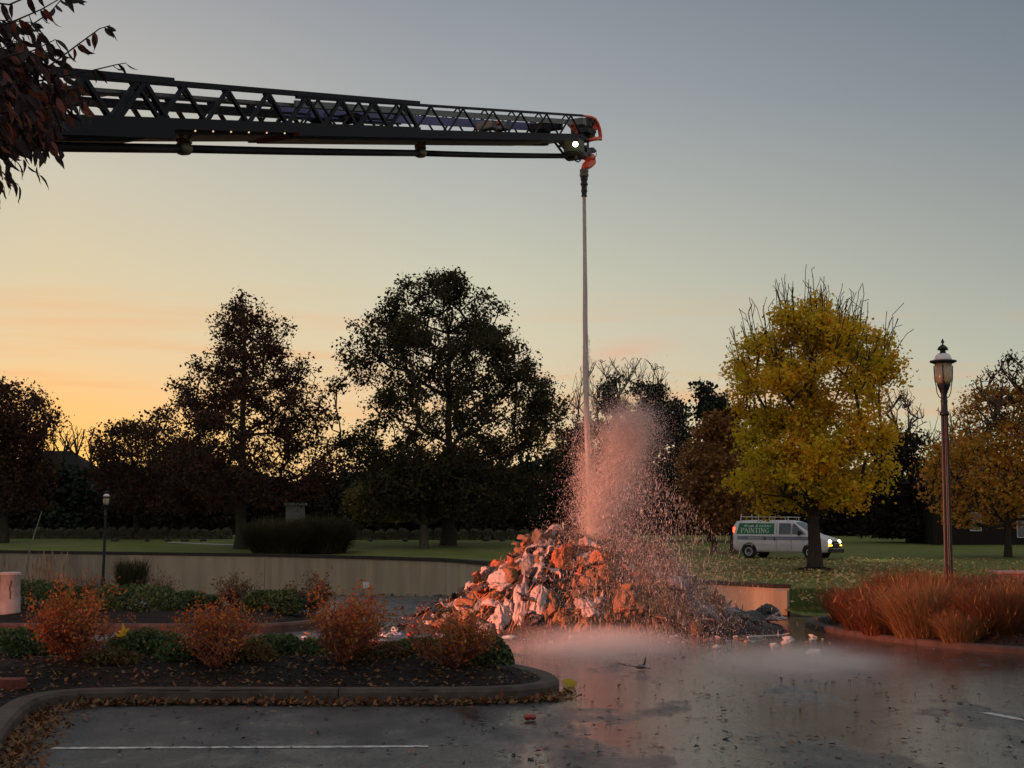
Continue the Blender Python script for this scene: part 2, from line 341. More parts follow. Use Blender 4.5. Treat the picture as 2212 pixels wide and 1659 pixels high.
# ------------------------------------------------------------------ retaining wall with panels and coping
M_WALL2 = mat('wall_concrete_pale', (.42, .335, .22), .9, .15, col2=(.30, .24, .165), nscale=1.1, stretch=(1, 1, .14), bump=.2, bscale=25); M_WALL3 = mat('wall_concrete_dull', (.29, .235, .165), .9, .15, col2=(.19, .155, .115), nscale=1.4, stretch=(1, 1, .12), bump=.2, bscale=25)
wt = thing('retaining_wall', 'long tan concrete retaining wall with dark coping below the lawn', 'wall', (0, 0, 0))
P = np.array(WALL, float)
def wall_top(x): return np.interp(x, [-70, -29.5, -13.5, -7.25, -3, 4.65, 5.66], [.75, .68, .52, .5, .46, .44, .5])
for a, b_ in zip(P[:-1], P[1:]):
    ln = np.linalg.norm(b_-a); n = max(1, int(round(ln/7.0)))
    if ln < 6: n = 1
    d = (b_-a)/ln; nrm = np.array([d[1], -d[0]])
    for j in range(n):
        p0 = a+d*(ln*j/n+.012); p1 = a+d*(ln*(j+1)/n-.012); m = MB(); vs = []
        for p in (p0, p1):
            zt = wall_top(p[0]); zb = float(lot_z(0, p[1]))-.25
            for off in (0, -.3):
                q = p+nrm*off
                vs += [(q[0], q[1], zb), (q[0], q[1], zt)]
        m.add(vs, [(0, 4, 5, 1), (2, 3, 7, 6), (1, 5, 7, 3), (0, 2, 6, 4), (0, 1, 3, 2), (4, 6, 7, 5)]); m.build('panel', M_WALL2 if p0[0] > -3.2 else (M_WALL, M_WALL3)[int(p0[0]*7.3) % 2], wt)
        m = MB(); vs = []
        for p, e in ((p0, -.006), (p1, .006)):
            zt = wall_top(p[0]); h = .16 if p[1] > 50 else .085
            for off in (.05, -.34):
                q = p+nrm*off+d*e
                vs += [(q[0], q[1], zt-.0+.003), (q[0], q[1], zt+h)]
        m.add(vs, [(0, 4, 5, 1), (2, 3, 7, 6), (1, 5, 7, 3), (0, 2, 6, 4), (0, 1, 3, 2), (4, 6, 7, 5)]); m.build('coping', M_COPE, wt)
mb = MB(); mb.box((5.70, 32.93, .2), (.3, .3, .52)); mb.build('end_pier', M_WALL, wt)
c = at(1440, 2311/1.8228, 74.5) if False else at(791, 1264, 75.7)
mb = MB(); mb.box((c.x, c.y, c.z), (.32, .03, .3)); meta(mb.build('notice_plate', mat('plate_white', (.6, .6, .55), .5)), 'small pale square plate fixed low on the tan retaining wall', 'plate')
# ------------------------------------------------------------------ kerbs and planting beds
KP = [(0, .0), (.0, .11), (.025, .145), (.06, .15), (.17, .15), (.2, .14), (.2, 0.)]
def kerb(line, name='kerb', seg=3.0, mat_=None, hs=1.):
    """line: front (road side) edge, bed on the left-hand normal side"""
    root = bpy.data.objects.new(name, None); link(root); root['kind'] = 'structure'
    pts = catmull(line, .2); d = np.gradient(pts, axis=0); d /= np.linalg.norm(d, axis=1, keepdims=True); nr = np.stack([-d[:, 1], d[:, 0]], 1)
    s = np.concatenate([[0], np.cumsum(np.linalg.norm(np.diff(pts, axis=0), axis=1))]); tot = s[-1]; n = max(1, int(round(tot/seg)))
    for k in range(n):
        ss = np.linspace(tot*k/n+.006, tot*(k+1)/n-.006, max(3, int(seg/.2)))
        px = np.stack([np.interp(ss, s, pts[:, 0]), np.interp(ss, s, pts[:, 1])], 1); pn = np.stack([np.interp(ss, s, nr[:, 0]), np.interp(ss, s, nr[:, 1])], 1)
        vs = []; m = len(KP)
        for q, w in zip(px, pn):
            z0 = float(lot_z(0, q[1]))
            vs += [(q[0]+w[0]*a, q[1]+w[1]*a, z0+b*hs if b else z0-.1) for a, b in KP]
        fs = [(i*m+j, i*m+j+1, (i+1)*m+j+1, (i+1)*m+j) for i in range(len(ss)-1) for j in range(m-1)]
        fs += [tuple(range(m)), tuple(range((len(ss)-1)*m+m-1, (len(ss)-1)*m-1, -1))]
        mb = MB(); mb.add(vs, fs); mb.build('kerb_stone', mat_ or M_CONC, root, smooth=False)
    return pts
rng = np.random.default_rng(5)
BEDV = {}
def bed(name, poly, line, rise=.16, seed=1, chips=3000, cell=.1, base=.135, xr=None):
    poly = [tuple(p) for p in poly]; px = [p[0] for p in poly]; py = [p[1] for p in poly]
    def zf(X, Y):
        d = poly_dist(X, Y, line); nz = vnoise(np.stack([X.ravel(), Y.ravel(), 0*X.ravel()], 1), seed, 7).reshape(X.shape)
        return lot_z(X, Y)+base+rise*sm(.1, 1.3, d)+(nz-.5)*.05*sm(.1, .4, d)
    xs = np.arange(min(px), max(px)+cell, cell); ys = np.arange(min(py), max(py)+cell, cell)
    def keep(c, q): return np.all([in_poly(q[:, k, 0], q[:, k, 1], poly) for k in range(4)], axis=0)
    grid(name, xs, ys, zf, M_MULCH, keep)
    r = np.random.default_rng(seed+50); cx = r.uniform(xr[0] if xr else min(px), xr[1] if xr else max(px), chips*3); cyy = r.uniform(min(py), max(py), chips*3); ok = in_poly(cx, cyy, poly) & (poly_dist(cx, cyy, line) > .2); cx = cx[ok][:chips]; cyy = cyy[ok][:chips]
    c = np.stack([cx, cyy, zf(cx[None], cyy[None])[0]+.012], 1); ax, sd = frames(r, len(c), .75); n = len(c)
    vs, fs = leaf_quads(c, ax, sd, r.uniform(.03, .09, n), r.uniform(.012, .03, n)); meta(mesh_np('mulch_chips', vs, fs, M_CHIP), kind='stuff')
    fn = lambda x, y: float(zf(np.array([[x]]), np.array([[y]]))[0, 0])
    fn_v = lambda x, y: zf(np.asarray(x)[None], np.asarray(y)[None])[0]
    BEDV[name+str(seed)] = fn_v
    return fn
front_line = [(-2.4, 5), (-2.95, 8), (-3.55, 10.6), (-3.95, 12.2), (-4.24, 13.6), (-4.3, 14.35), (-4.15, 14.72), (-3.8, 14.86), (-3.0, 14.9), (-1.5, 14.87), (-.35, 14.95), (.2, 15.2), (.47, 15.75), (.44, 16.6), (.15, 17.6), (-.45, 18.8), (-1.4, 19.6), (-3, 19.9), (-7, 20.2), (-13, 20.6)]
k1 = kerb(front_line)
BED1 = bed('planting_bed', [tuple(p) for p in k1]+[(-13, 12), (-8, 4)], k1, .2, 1, 5200, xr=(-7.5, .6))
second_line = [(-16, 26.3), (-9, 26.0), (-5, 25.8), (-4.0, 26.0), (-3.5, 26.7), (-3.4, 28), (-3.7, 29.6), (-4.6, 30.8), (-7, 31.4), (-16, 32)]
k2 = kerb(second_line, mat_=mat('kerb_red', (.12, .07, .055), .85, .25, col2=(.075, .045, .038), nscale=5))
BED2 = bed('planting_bed', [tuple(p) for p in k2], k2, .14, 2, 2500, .14)
right_line = [(20, 29.5), (12, 30.9), (7.6, 30.8), (6.2, 30.0), (5.45, 28.6), (5.28, 27.2), (5.4, 25.5), (5.75, 23.7), (6.35, 22.2), (7.0, 21.1), (8.2, 19.6), (10.5, 17.6), (15, 15)]
k3 = kerb(right_line, hs=.62, mat_=mat('kerb_brown', (.075, .05, .04), .85, .25, col2=(.045, .034, .028), nscale=5))
BED3 = bed('planting_bed', [tuple(p) for p in k3]+[(20, 15)], k3, .15, 3, 3500, .12, base=.085, xr=(5, 11))
# far bed below the left part of the wall, where the second lamp stands
far_line = [(-75, 78), (-40, 74.6), (-28, 74), (-22.5, 74), (-20.6, 74.6), (-19.6, 76), (-19.5, 79), (-21, 81.5), (-30, 84), (-75, 91)]
k4 = kerb(far_line, seg=6)
BED4 = bed('planting_bed', [tuple(p) for p in k4], k4, .3, 4, 400, .5)
# footing strip of rubble along the base of the wall
mb = MB(); r_ = random.Random(4)
for a, b_ in zip(WALL[2:-1], WALL[3:]):
    a, b_ = Vector(a), Vector(b_); d = (b_-a).normalized(); nrm = Vector((d.y, -d.x)); n = int((b_-a).length/.5)
    for j in range(n):
        q = a+d*(j*.5+r_.uniform(0, .4))+nrm*r_.uniform(.1, .75); z = float(lot_z(0, q.y)); s = r_.uniform(.05, .18)
        mb.box((q.x, q.y, z+s*.2), (s*2, s*1.6, s), Matrix.Rotation(r_.uniform(0, 3), 3, 'Z'))
meta(mb.build('gravel_strip', mat('gravel', (.2, .17, .13), .9, island=[(.12, .1, .08), (.28, .24, .18)])), kind='stuff')
# painted bay lines
def line_strip(pts, w, name='bay_line'):
    mb = MB()
    for a, b_ in zip(pts[:-1], pts[1:]):
        a, b_ = Vector(a), Vector(b_); d = (b_-a).normalized(); n = Vector((-d.y, d.x))*w/2
        mb.add([(*(a-n), .004), (*(b_-n), .004), (*(b_+n), .004), (*(a+n), .004)], [(0, 1, 2, 3)])
    return meta(mb.build(name, M_PAINT), kind='structure')
g0, g1 = gnd(112, 1617), gnd(925, 1613); line_strip([(g0.x, g0.y), (g1.x, g1.y)], .1)
g0, g1 = gnd(2128, 1540), gnd(2330, 1578); line_strip([(g0.x, g0.y), (g1.x, g1.y)], .1)
# ------------------------------------------------------------------ trees
def skeleton(rng, centres, tips_of, trunk_top, trunk_r, lead=.9, jit=.12, step=.9, up=.35, sag=.08):
    """branch nodes: a trunk, a limb to every clump centre, twigs to every tip. returns nodes, parents"""
    nz = max(4, int(trunk_top/.6)); nodes = [np.array([.12*trunk_r*math.sin(k*1.3), .12*trunk_r*math.cos(k*.9), trunk_top*k/nz]) for k in range(nz+1)]; par = [-1]+list(range(nz))
    P = np.array(nodes)
    def connect(t, pool_from=0):
        nonlocal P, par
        d = P[pool_from:]-t; hd = np.hypot(d[:, 0], d[:, 1]); dz = t[2]-P[pool_from:, 2]
        cost = np.linalg.norm(d, axis=1)+1.6*np.maximum(0, up*hd-dz)
        cost[P[pool_from:, 2] < trunk_top*.17] += 5
        j = int(np.argmin(cost))+pool_from; a = P[j]; n = max(1, int(np.linalg.norm(t-a)/step)); prev = j; new = []
        for k in range(1, n+1):
            f = k/n; q = a+(t-a)*f; ln = np.linalg.norm(t-a)
            q = q+np.array([0, 0, -sag*ln*math.sin(math.pi*f)])*(1 if k < n else 0)+rng.normal(size=3)*jit*(1 if k < n else 0)
            new.append(q); par.append(prev); prev = len(P)+len(new)-1
        P = np.vstack([P, np.array(new)])
        return len(P)-1
    order = np.argsort(np.hypot(centres[:, 0], centres[:, 1])+.3*centres[:, 2])
    for o in order:
        connect(centres[o])
    for t in tips_of: connect(t, nz//4)
    return P, np.array(par)
def tube_tree(P, par, trunk_r, rmin, sides=5, power=.5):
    n = len(P); w = np.zeros(n); kids = np.zeros(n, int)
    for i in range(n-1, 0, -1):
        if par[i] >= 0: kids[par[i]] += 1
    w = np.where(kids == 0, 1., 0.)
    for i in range(n-1, 0, -1): w[par[i]] += w[i]
    rad = rmin+(trunk_r-rmin)*(w/w[0])**power
    flare = np.exp(-P[:, 2]/(.5+trunk_r)); rad = rad*np.where((w > .6*w[0]), 1+.55*flare, 1)
    i = np.arange(1, n); a, b = P[par[i]], P[i]; d = b-a; ln = np.linalg.norm(d, axis=1, keepdims=True); d = d/np.maximum(ln, 1e-6)
    ref = np.where(np.abs(d[:, 2:3]) > .9, np.array([[1., 0, 0]]), np.array([[0, 0, 1.]])); x = np.cross(d, ref); x /= np.linalg.norm(x, axis=1, keepdims=True); y = np.cross(d, x)
    ra = np.minimum(rad[par[i]], rad[i]*1.6+.01); vs = []
    ang = np.arange(sides)*2*math.pi/sides
    for (c, r) in ((a, ra), (b+d*rad[i][:, None]*.4, rad[i])):
        vs.append(c[:, None]+(x[:, None]*np.cos(ang)[None, :, None]+y[:, None]*np.sin(ang)[None, :, None])*r[:, None, None])
    V = np.stack(vs, 1).reshape(-1, 3); base = (np.arange(n-1)*sides*2)[:, None]; k = np.arange(sides)
    Fc = np.stack([base+k, base+(k+1) % sides, base+sides+(k+1) % sides, base+sides+k], -1).reshape(-1, 4); return V, Fc
def tree(base, outline, label, leafmat, nclump=60, ntips=500, leaves=20000, lsize=.2, trunk_r=.3, lead=.92, seed=1, bark=None, name='tree', cat='tree', group=None,
         spread=.42, up=.35, bare=0, flat=.1, jit=.14, depth=1., clump_r=.11, core=.45, trunk_top=None, twig_top=None, z0=None):
    """base (u, v, D); outline rows (v, uL, uR) in the same units, turned into metres at D"""
    rng = np.random.default_rng(seed); u0, v0, D = base; s = D/F*math.cos(PITCH)**-1
    p = at(u0, v0, D); gz = lz(p.x, p.y) if z0 is None else z0
    rows = sorted([((v0-v)*s+(p.z-gz), (u0-l)*s, (r-u0)*s) for v, l, r in outline]); H = np.array(rows); hmin, hmax = H[0, 0], H[-1, 0]
    t = thing(name, label, cat, (p.x, p.y, gz), 0, group)
    def lump(h, ph): return .84+.28*vnoise(np.stack([np.cos(ph)*1.5, np.sin(ph)*1.5, np.asarray(h)/max(.5, width0*.22)], 1), seed, 1.6)
    width0 = (H[:, 1]+H[:, 2]).max()
    def env(h, c):
        rl = np.interp(h, H[:, 0], H[:, 1]); rr = np.interp(h, H[:, 0], H[:, 2]); return rl*(1-c)/2+rr*(1+c)/2
    def sample(n, power):
        h = rng.uniform(hmin, hmax, n*4); wd = np.interp(h, H[:, 0], H[:, 1]+H[:, 2]); h = h[rng.uniform(0, wd.max(), n*4) < wd+.12*wd.max()][:n]; n = len(h)
        ph = rng.uniform(0, 2*math.pi, n); c = np.cos(ph); rr = env(h, c)*rng.uniform(0, 1, n)**power
        off = (np.interp(h, H[:, 0], H[:, 2])-np.interp(h, H[:, 0], H[:, 1]))/2
        mean = (np.interp(h, H[:, 0], H[:, 2])+np.interp(h, H[:, 0], H[:, 1]))/2
        q = rng.uniform(0, 1, n)**power*1.04
        q = q*lump(h, ph); return np.stack([off+mean*c*q, np.sin(ph)*mean*q*depth, h], 1)
    cen = sample(nclump, core); width = (H[:, 1]+H[:, 2]).max()
    k = rng.integers(0, len(cen), ntips); tips = cen[k]+rng.normal(size=(ntips, 3))*np.array([1, 1, .8])*width*clump_r*rng.uniform(.35, 1., (ntips, 1))
    tips[:, 2] = np.clip(tips[:, 2], hmin*.9, hmax)
    # keep the tips near the silhouette
    off = (np.interp(tips[:, 2], H[:, 0], H[:, 2])-np.interp(tips[:, 2], H[:, 0], H[:, 1]))/2; mean = (np.interp(tips[:, 2], H[:, 0], H[:, 2])+np.interp(tips[:, 2], H[:, 0], H[:, 1]))/2
    rr = np.hypot(tips[:, 0]-off, tips[:, 1]/depth); kk = np.minimum(1, 1.07*mean/np.maximum(rr, 1e-3)); tips[:, 0] = off+(tips[:, 0]-off)*kk; tips[:, 1] *= kk
    P, par = skeleton(rng, cen, tips, trunk_top or hmax*lead, trunk_r, lead, .07 if bare else jit, 1.3 if bare else .9, up, -.05 if bare else .08)
    n_wood = len(P)
    if twig_top is not None:    # bare shoots standing out of the crown
        for _ in range(twig_top):
            j = rng.integers(len(tips)); a = tips[j]
            rtip = math.hypot(a[0], a[1]); top_h = np.interp(rtip, [0, width*.22, width*.5], [hmax, hmin+.72*(hmax-hmin), hmin+.5*(hmax-hmin)])
            if a[2] < top_h-1.4: continue
            q = a; pj = int(np.argmin(np.linalg.norm(P-a, axis=1)))
            dirv = np.array([a[0]*.10+rng.normal()*.12, a[1]*.1+rng.normal()*.12, 1.]); dirv /= np.linalg.norm(dirv)
            for s_ in range(3):
                q = q+dirv*rng.uniform(.35, .7)+rng.normal(size=3)*.03; P = np.vstack([P, q]); par = np.append(par, pj); pj = len(P)-1
                if rng.random() < .5:
                    P = np.vstack([P, q+dirv*.35+rng.normal(size=3)*.16]); par = np.append(par, pj)
    V, Fc = tube_tree(P, par, trunk_r, .006 if twig_top else .009 if bare else .012, 6)
    mesh_np('trunk', V, Fc, bark or M_BARK, t, smooth=True)
    if leaves:
        n = leaves; m = len(P); w0 = int(trunk_top/.6 if trunk_top else hmax*lead/.6)+1
        kids = np.bincount(par[1:n_wood], minlength=m); tipi = np.where((kids == 0) & (np.arange(m) > w0) & (np.arange(m) < n_wood))[0]
        a = rng.choice(tipi, n); f = rng.uniform(0, 1, n)[:, None]**1.3; c = P[a]*(1-f*.5)+P[par[a]]*f*.5
        c = c+rng.normal(size=(n, 3))*spread*np.array([1, 1, .75])
        kp = c[:, 2] > hmin*.8; c = c[kp]; n = len(c)
        ax, sd = frames(rng, n, flat); ln = lsize*np.clip(rng.lognormal(-.08, .34, n), .4, 1.65)
        vs, fs = leaf_quads(c, ax, sd, ln, ln*rng.uniform(.5, .8, n)); mesh_np('crown', vs, fs, leafmat, t)
    return t
OAK = mat('oak_leaf', (.04, .025, .012), .7, .2, island=[(.026, .028, .012), (.04, .038, .015), (.07, .038, .016), (.05, .056, .018)], transl=.3)
OAKR = mat('oak_leaf_russet', (.05, .022, .012), .7, .2, island=[(.03, .02, .012), (.06, .026, .016), (.11, .04, .02), (.045, .03, .014)], transl=.3)
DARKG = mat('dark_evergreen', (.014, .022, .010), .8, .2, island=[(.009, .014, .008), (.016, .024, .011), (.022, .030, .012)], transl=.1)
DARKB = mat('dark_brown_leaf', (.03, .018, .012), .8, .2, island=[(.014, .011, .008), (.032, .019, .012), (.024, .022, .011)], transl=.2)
MAPLE = mat('maple_leaf', (.3, .2, .02), .6, .3, island=[(.64, .29, .014), (.82, .36, .014), (.90, .49, .022), (.70, .43, .018), (.46, .38, .022)], col2=(.56, .43, .02), nscale=.55, ndetail=3, transl=.46)
MAPLEO = mat('brown_maple_leaf', (.2, .09, .02), .6, .3, island=[(.14, .055, .02), (.25, .095, .026), (.28, .14, .032), (.2, .075, .022)], transl=.35)
ORANGE = mat('orange_leaf', (.25, .12, .02), .6, .3, island=[(.34, .16, .022), (.58, .23, .03), (.68, .26, .03), (.4, .27, .03), (.46, .25, .03)], transl=.38)
OLIVE = mat('olive_leaf', (.12, .09, .02), .6, .3, island=[(.07, .06, .014), (.16, .11, .02), (.10, .09, .018)], transl=.35)
TWIG = mat('bare_twig', (.13, .085, .065), .9, .1, col2=(.09, .06, .045))
tree((520, 1186, 95), [(633, 512, 536), (660, 490, 560), (700, 455, 605), (745, 425, 632), (800, 405, 655), (845, 345, 680), (885, 352, 700), (930, 305, 712), (965, 322, 735), (1010, 335, 735), (1050, 370, 710), (1085, 430, 640)],
     'dark broad pin oak with a straight trunk on the lawn left of the centre', OAKR, 240, 1300, 38000, .19, .34, .97, 11, spread=.31, up=.12, core=.38, clump_r=.045)
tree((968, 1174, 100), [(606, 880, 1000), (625, 845, 1012), (660, 838, 1075), (697, 770, 1105), (740, 758, 1112), (780, 748, 1165), (830, 735, 1180), (880, 712, 1212), (930, 716, 1218), (985, 728, 1196), (1040, 735, 1190), (1085, 760, 1180), (1110, 830, 1130)],
     'largest tree in view, dark full crowned oak right of the pin oak', OAK, 260, 1500, 72000, .2, .42, .8, 23, spread=.35, up=.5, core=.42, clump_r=.045)
tree((915, 1162, 96), [(985, 850, 985), (1020, 800, 1020), (1060, 785, 1030), (1095, 815, 1010), (1115, 850, 960)], 'small pale trunked tree under the left side of the large oak', OAK, 30, 240, 7000, .22, .24, .6, 24, bark=M_BARKP, spread=.4)
tree((822, 1150, 118), [(1045, 795, 850), (1075, 760, 885), (1100, 752, 895), (1122, 780, 880)], 'low olive yellow tree in the shade behind the large oak', OLIVE, 26, 200, 5000, .24, .16, .7, 25, spread=.42)
tree((293, 1157, 112), [(925, 240, 330), (950, 205, 420), (990, 200, 462), (1050, 204, 466), (1095, 225, 440)], 'low dark spreading tree between the far lamp and the pin oak', OAKR, 110, 600, 18000, .22, .18, .75, 31, spread=.4)
tree((8, 1150, 105), [(836, -30, 40), (862, -60, 78), (900, -90, 106), (950, -90, 108), (1000, -90, 96), (1090, -90, 84)], 'dark reddish tree at the left edge behind the lawn', OAKR, 130, 700, 26000, .21, .26, .8, 33, spread=.42)
tree((1760, 1234, 70), [(640, 1738, 1792), (665, 1712, 1815), (705, 1688, 1850), (725, 1645, 1880), (752, 1602, 1930), (800, 1596, 1950), (850, 1602, 1935), (890, 1630, 1910), (940, 1605, 1918), (990, 1568, 1912), (1040, 1580, 1908), (1080, 1615, 1895), (1104, 1650, 1868)],
     'tall maple with golden yellow leaves standing in front of the white van', MAPLE, 190, 1200, 60000, .17, .27, .95, 41, spread=.32, up=.6, core=.42, twig_top=420, clump_r=.055, flat=.35)
tree((1586, 1197, 92), [(903, 1540, 1562), (935, 1515, 1595), (975, 1490, 1630), (1020, 1478, 1650), (1070, 1485, 1650), (1115, 1515, 1645), (1140, 1545, 1630)], 'brown orange maple at the left end of the white van', MAPLEO, 60, 420, 15000, .22, .22, .85, 43, bark=M_BARKP, spread=.36, flat=.3)
tree((1543, 1192, 97), [(960, 1505, 1570), (1010, 1480, 1590), (1070, 1478, 1590), (1120, 1500, 1590)], 'slim brown maple just left of the brown orange maple', MAPLEO, 30, 220, 6000, .22, .15, .8, 44, spread=.36)
tree((1535, 1190, 122), [(826, 1525, 1555), (845, 1495, 1588), (900, 1478, 1600), (960, 1470, 1612), (1050, 1440, 1620), (1130, 1440, 1625)], 'dark green pine with a blunt top left of the golden maple', DARKG, 75, 420, 22000, .3, .25, .95, 51, spread=.36, name='pine_tree', clump_r=.07)
tree((1335, 1185, 128), [(806, 1305, 1345), (835, 1280, 1385), (880, 1272, 1400), (925, 1255, 1410), (970, 1235, 1425), (1060, 1222, 1440), (1130, 1220, 1440)], 'tall dark pine rising behind the water spray', DARKG, 75, 420, 20000, .3, .25, .95, 52, spread=.38, name='pine_tree', clump_r=.065)
tree((1432, 1185, 118), [(846, 1405, 1430), (880, 1395, 1470), (940, 1388, 1492), (1020, 1372, 1492), (1120, 1380, 1500)], 'dark evergreen between the spray and the blunt topped pine', DARKG, 55, 320, 15000, .28, .2, .95, 53, spread=.38, name='evergreen_tree')
tree((1228, 1182, 116), [(925, 1215, 1250), (980, 1195, 1275), (1050, 1180, 1300), (1140, 1180, 1300)], 'dark evergreen just right of the large oak', DARKG, 50, 300, 13000, .28, .2, .95, 54, spread=.4, name='evergreen_tree')
tree((1342, 1185, 145), [(780, 1275, 1395), (800, 1255, 1440), (850, 1240, 1455), (900, 1225, 1450), (960, 1262, 1430)], 'bare vase shaped tree standing over the pine behind the spray', None, 60, 900, 0, .2, .28, .35, 61, bark=TWIG, up=1.3, bare=1, jit=.2, clump_r=.1, core=.4, name='bare_tree')
tree((1945, 1185, 135), [(838, 1930, 1975), (870, 1915, 2000), (920, 1910, 2005), (960, 1920, 1995)], 'bare tree showing right of the golden maple', None, 30, 420, 0, .2, .2, .4, 62, bark=TWIG, up=1.0, bare=1, jit=.2, name='bare_tree')
tree((2075, 1185, 132), [(880, 2040, 2115), (930, 2010, 2140), (990, 2000, 2150)], 'bare twiggy tree behind the street lamp on the right', None, 40, 520, 0, .2, .2, .4, 63, bark=TWIG, up=.9, bare=1, jit=.2, name='bare_tree')
tree((2178, 1205, 86), [(850, 2110, 2260), (900, 2075, 2290), (960, 2025, 2300), (1010, 1996, 2310), (1060, 2002, 2310), (1100, 2040, 2300), (1128, 2085, 2280)], 'orange and olive leaved tree at the right edge before the brick house', ORANGE, 110, 800, 17000, .2, .17, .8, 65, spread=.38, flat=.1)
tree((2250, 1205, 84), [(760, 2185, 2300), (790, 2140, 2340), (830, 2112, 2360), (880, 2120, 2360), (940, 2140, 2360)], 'half bare tree with few leaves at the upper right edge', DARKB, 45, 700, 900, .2, .2, .5, 66, bark=TWIG, up=.7, jit=.18, spread=.2)
tree((1965, 1188, 118), [(945, 1915, 2000), (985, 1885, 2030), (1060, 1872, 2045), (1160, 1880, 2045)], 'dark brown tree filling the gap right of the golden maple', DARKB, 50, 320, 16000, .3, .2, .9, 67, spread=.5)
tree((2085, 1188, 138), [(960, 2030, 2160), (1010, 2010, 2200), (1080, 2000, 2240), (1160, 2000, 2240)], 'dark tree behind the orange leaved tree', DARKB, 50, 320, 16000, .34, .2, .9, 68, spread=.5)
for i, (u, top, sd) in enumerate(((128, 918, 71), (160, 912, 72), (192, 924, 73), (250, 930, 74))):
    tree((u, 1150, 140+i), [(top, u-14, u+14), (top+25, u-24, u+24), (top+60, u-26, u+26)], ['leftmost bare sapling against the orange sky by the dark roof', 'second bare sapling against the orange sky above the dark roof', 'third bare sapling against the orange sky, right end of the dark roof', 'bare sapling topping the low dark spreading tree'][i], None, 14, 150, 0, .2, .12, .5, sd, bark=M_BARK, up=1.6, bare=1, jit=.16, name='bare_tree', group='bare saplings against the sunset')
# the belt of dark trees that closes the background; each its own tree, three crowns shared
belt = []
spec = [(60, 1010, 150, DARKB), (165, 1030, 150, DARKG), (255, 1020, 130, DARKB), (400, 985, 150, DARKB), (470, 1030, 130, DARKB), (600, 1050, 150, DARKB), (690, 1040, 110, DARKB), (775, 1030, 130, DARKG), (860, 1010, 140, DARKB),
        (1010, 1020, 140, DARKG), (1090, 1030, 120, DARKB), (1160, 1010, 130, DARKG), (1290, 1030, 140, DARKG), (1400, 1020, 130, DARKB), (1500, 1040, 130, DARKB), (1600, 1030, 130, DARKG), (1690, 1010, 150, DARKB), (1790, 1030, 150, DARKB), (1880, 1040, 140, DARKG), (2190, 1010, 150, DARKB)]
lab = ['far left by the reddish tree', 'below the dark roof on the left', 'behind the far lamp', 'under the left side of the pin oak', 'behind the trunk of the pin oak', 'right of the pin oak trunk', 'behind the round grass mound', 'left of the large oak', 'behind the left half of the large oak',
       'behind the trunk of the large oak', 'under the right side of the large oak', 'right of the large oak', 'behind the spray on its left', 'behind the spray on its right', 'behind the slim brown maple', 'behind the brown orange maple', 'behind the left side of the golden maple', 'behind the trunk of the golden maple', 'behind the front of the van', 'at the right edge behind the brick house']
protos = {}
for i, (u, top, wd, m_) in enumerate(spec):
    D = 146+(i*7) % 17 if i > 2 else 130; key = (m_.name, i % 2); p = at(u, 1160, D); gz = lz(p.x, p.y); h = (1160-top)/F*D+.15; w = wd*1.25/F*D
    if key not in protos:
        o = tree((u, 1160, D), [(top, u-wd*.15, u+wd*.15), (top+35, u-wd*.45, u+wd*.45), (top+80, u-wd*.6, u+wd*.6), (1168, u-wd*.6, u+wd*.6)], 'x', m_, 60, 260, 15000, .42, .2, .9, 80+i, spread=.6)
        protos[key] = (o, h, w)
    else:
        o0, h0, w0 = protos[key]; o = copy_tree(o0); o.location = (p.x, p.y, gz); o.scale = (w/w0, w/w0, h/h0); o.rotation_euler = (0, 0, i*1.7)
    o['label'] = 'dark background tree '+lab[i]; o['group'] = 'dark trees closing the background'

# far-off wood behind everything: reads as one dark mass
r = np.random.default_rng(90); n = 60000; x = r.uniform(-85, 85, n); y = r.uniform(166, 178, n); top = 4.5+3.4*vnoise(np.stack([x, 0*x, 0*x], 1), 4, .13)+1.6*vnoise(np.stack([x, 0*x, 0*x], 1), 5, .5); z = 1.3+r.uniform(0, 1, n)**.8*top
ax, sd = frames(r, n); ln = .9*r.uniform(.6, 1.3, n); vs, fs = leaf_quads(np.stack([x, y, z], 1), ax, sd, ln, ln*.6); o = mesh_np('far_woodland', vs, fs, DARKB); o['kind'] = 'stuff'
# ------------------------------------------------------------------ hedges, mound, stone pillar, houses
HEDGE = mat('hedge_leaf', (.04, .045, .025), .8, .2, island=[(.08, .088, .05), (.15, .15, .09), (.17, .15, .10)], transl=.2)
def blob_plant(name, label, cat, loc, rx, ry, h, leafmat, n, ls, seed, group=None, stems=8, stem_mat=None, boxy=.35, flat=.0):
    """rounded shrub: leaf faces through the volume on a few stems"""
    r = np.random.default_rng(seed); t = thing(name, label, cat, loc, 0, group)
    d = rand_dirs(r, n); d[:, 2] = np.abs(d[:, 2]); rad = r.uniform(.55, 1.02, n)**.6
    lump = .82+.36*vnoise(d*2.2+seed, seed, 1.0); q = d*(rad*lump)[:, None]
    q = np.sign(q)*np.abs(q)**(1-boxy*.6); c = q*np.array([rx, ry, h])
    ax, sd = frames(r, n, flat); ln = ls*r.uniform(.6, 1.4, n); vs, fs = leaf_quads(c, ax, sd, ln, ln*r.uniform(.35, .6, n)); mesh_np('foliage', vs, fs, leafmat, t)
    mb = MB(); rr = random.Random(seed)
    for _ in range(stems):
        a = rr.uniform(0, 6.28); e = Vector((math.cos(a)*rx*.6, math.sin(a)*ry*.6, h*rr.uniform(.6, .9))); mb.tube([(e.x*.1, e.y*.1, -.05), (e.x*.5, e.y*.5, h*.4), e], [.012, .009, .004], 4)
    mb.build('stem', stem_mat or M_BARK, t); return t
hp = []
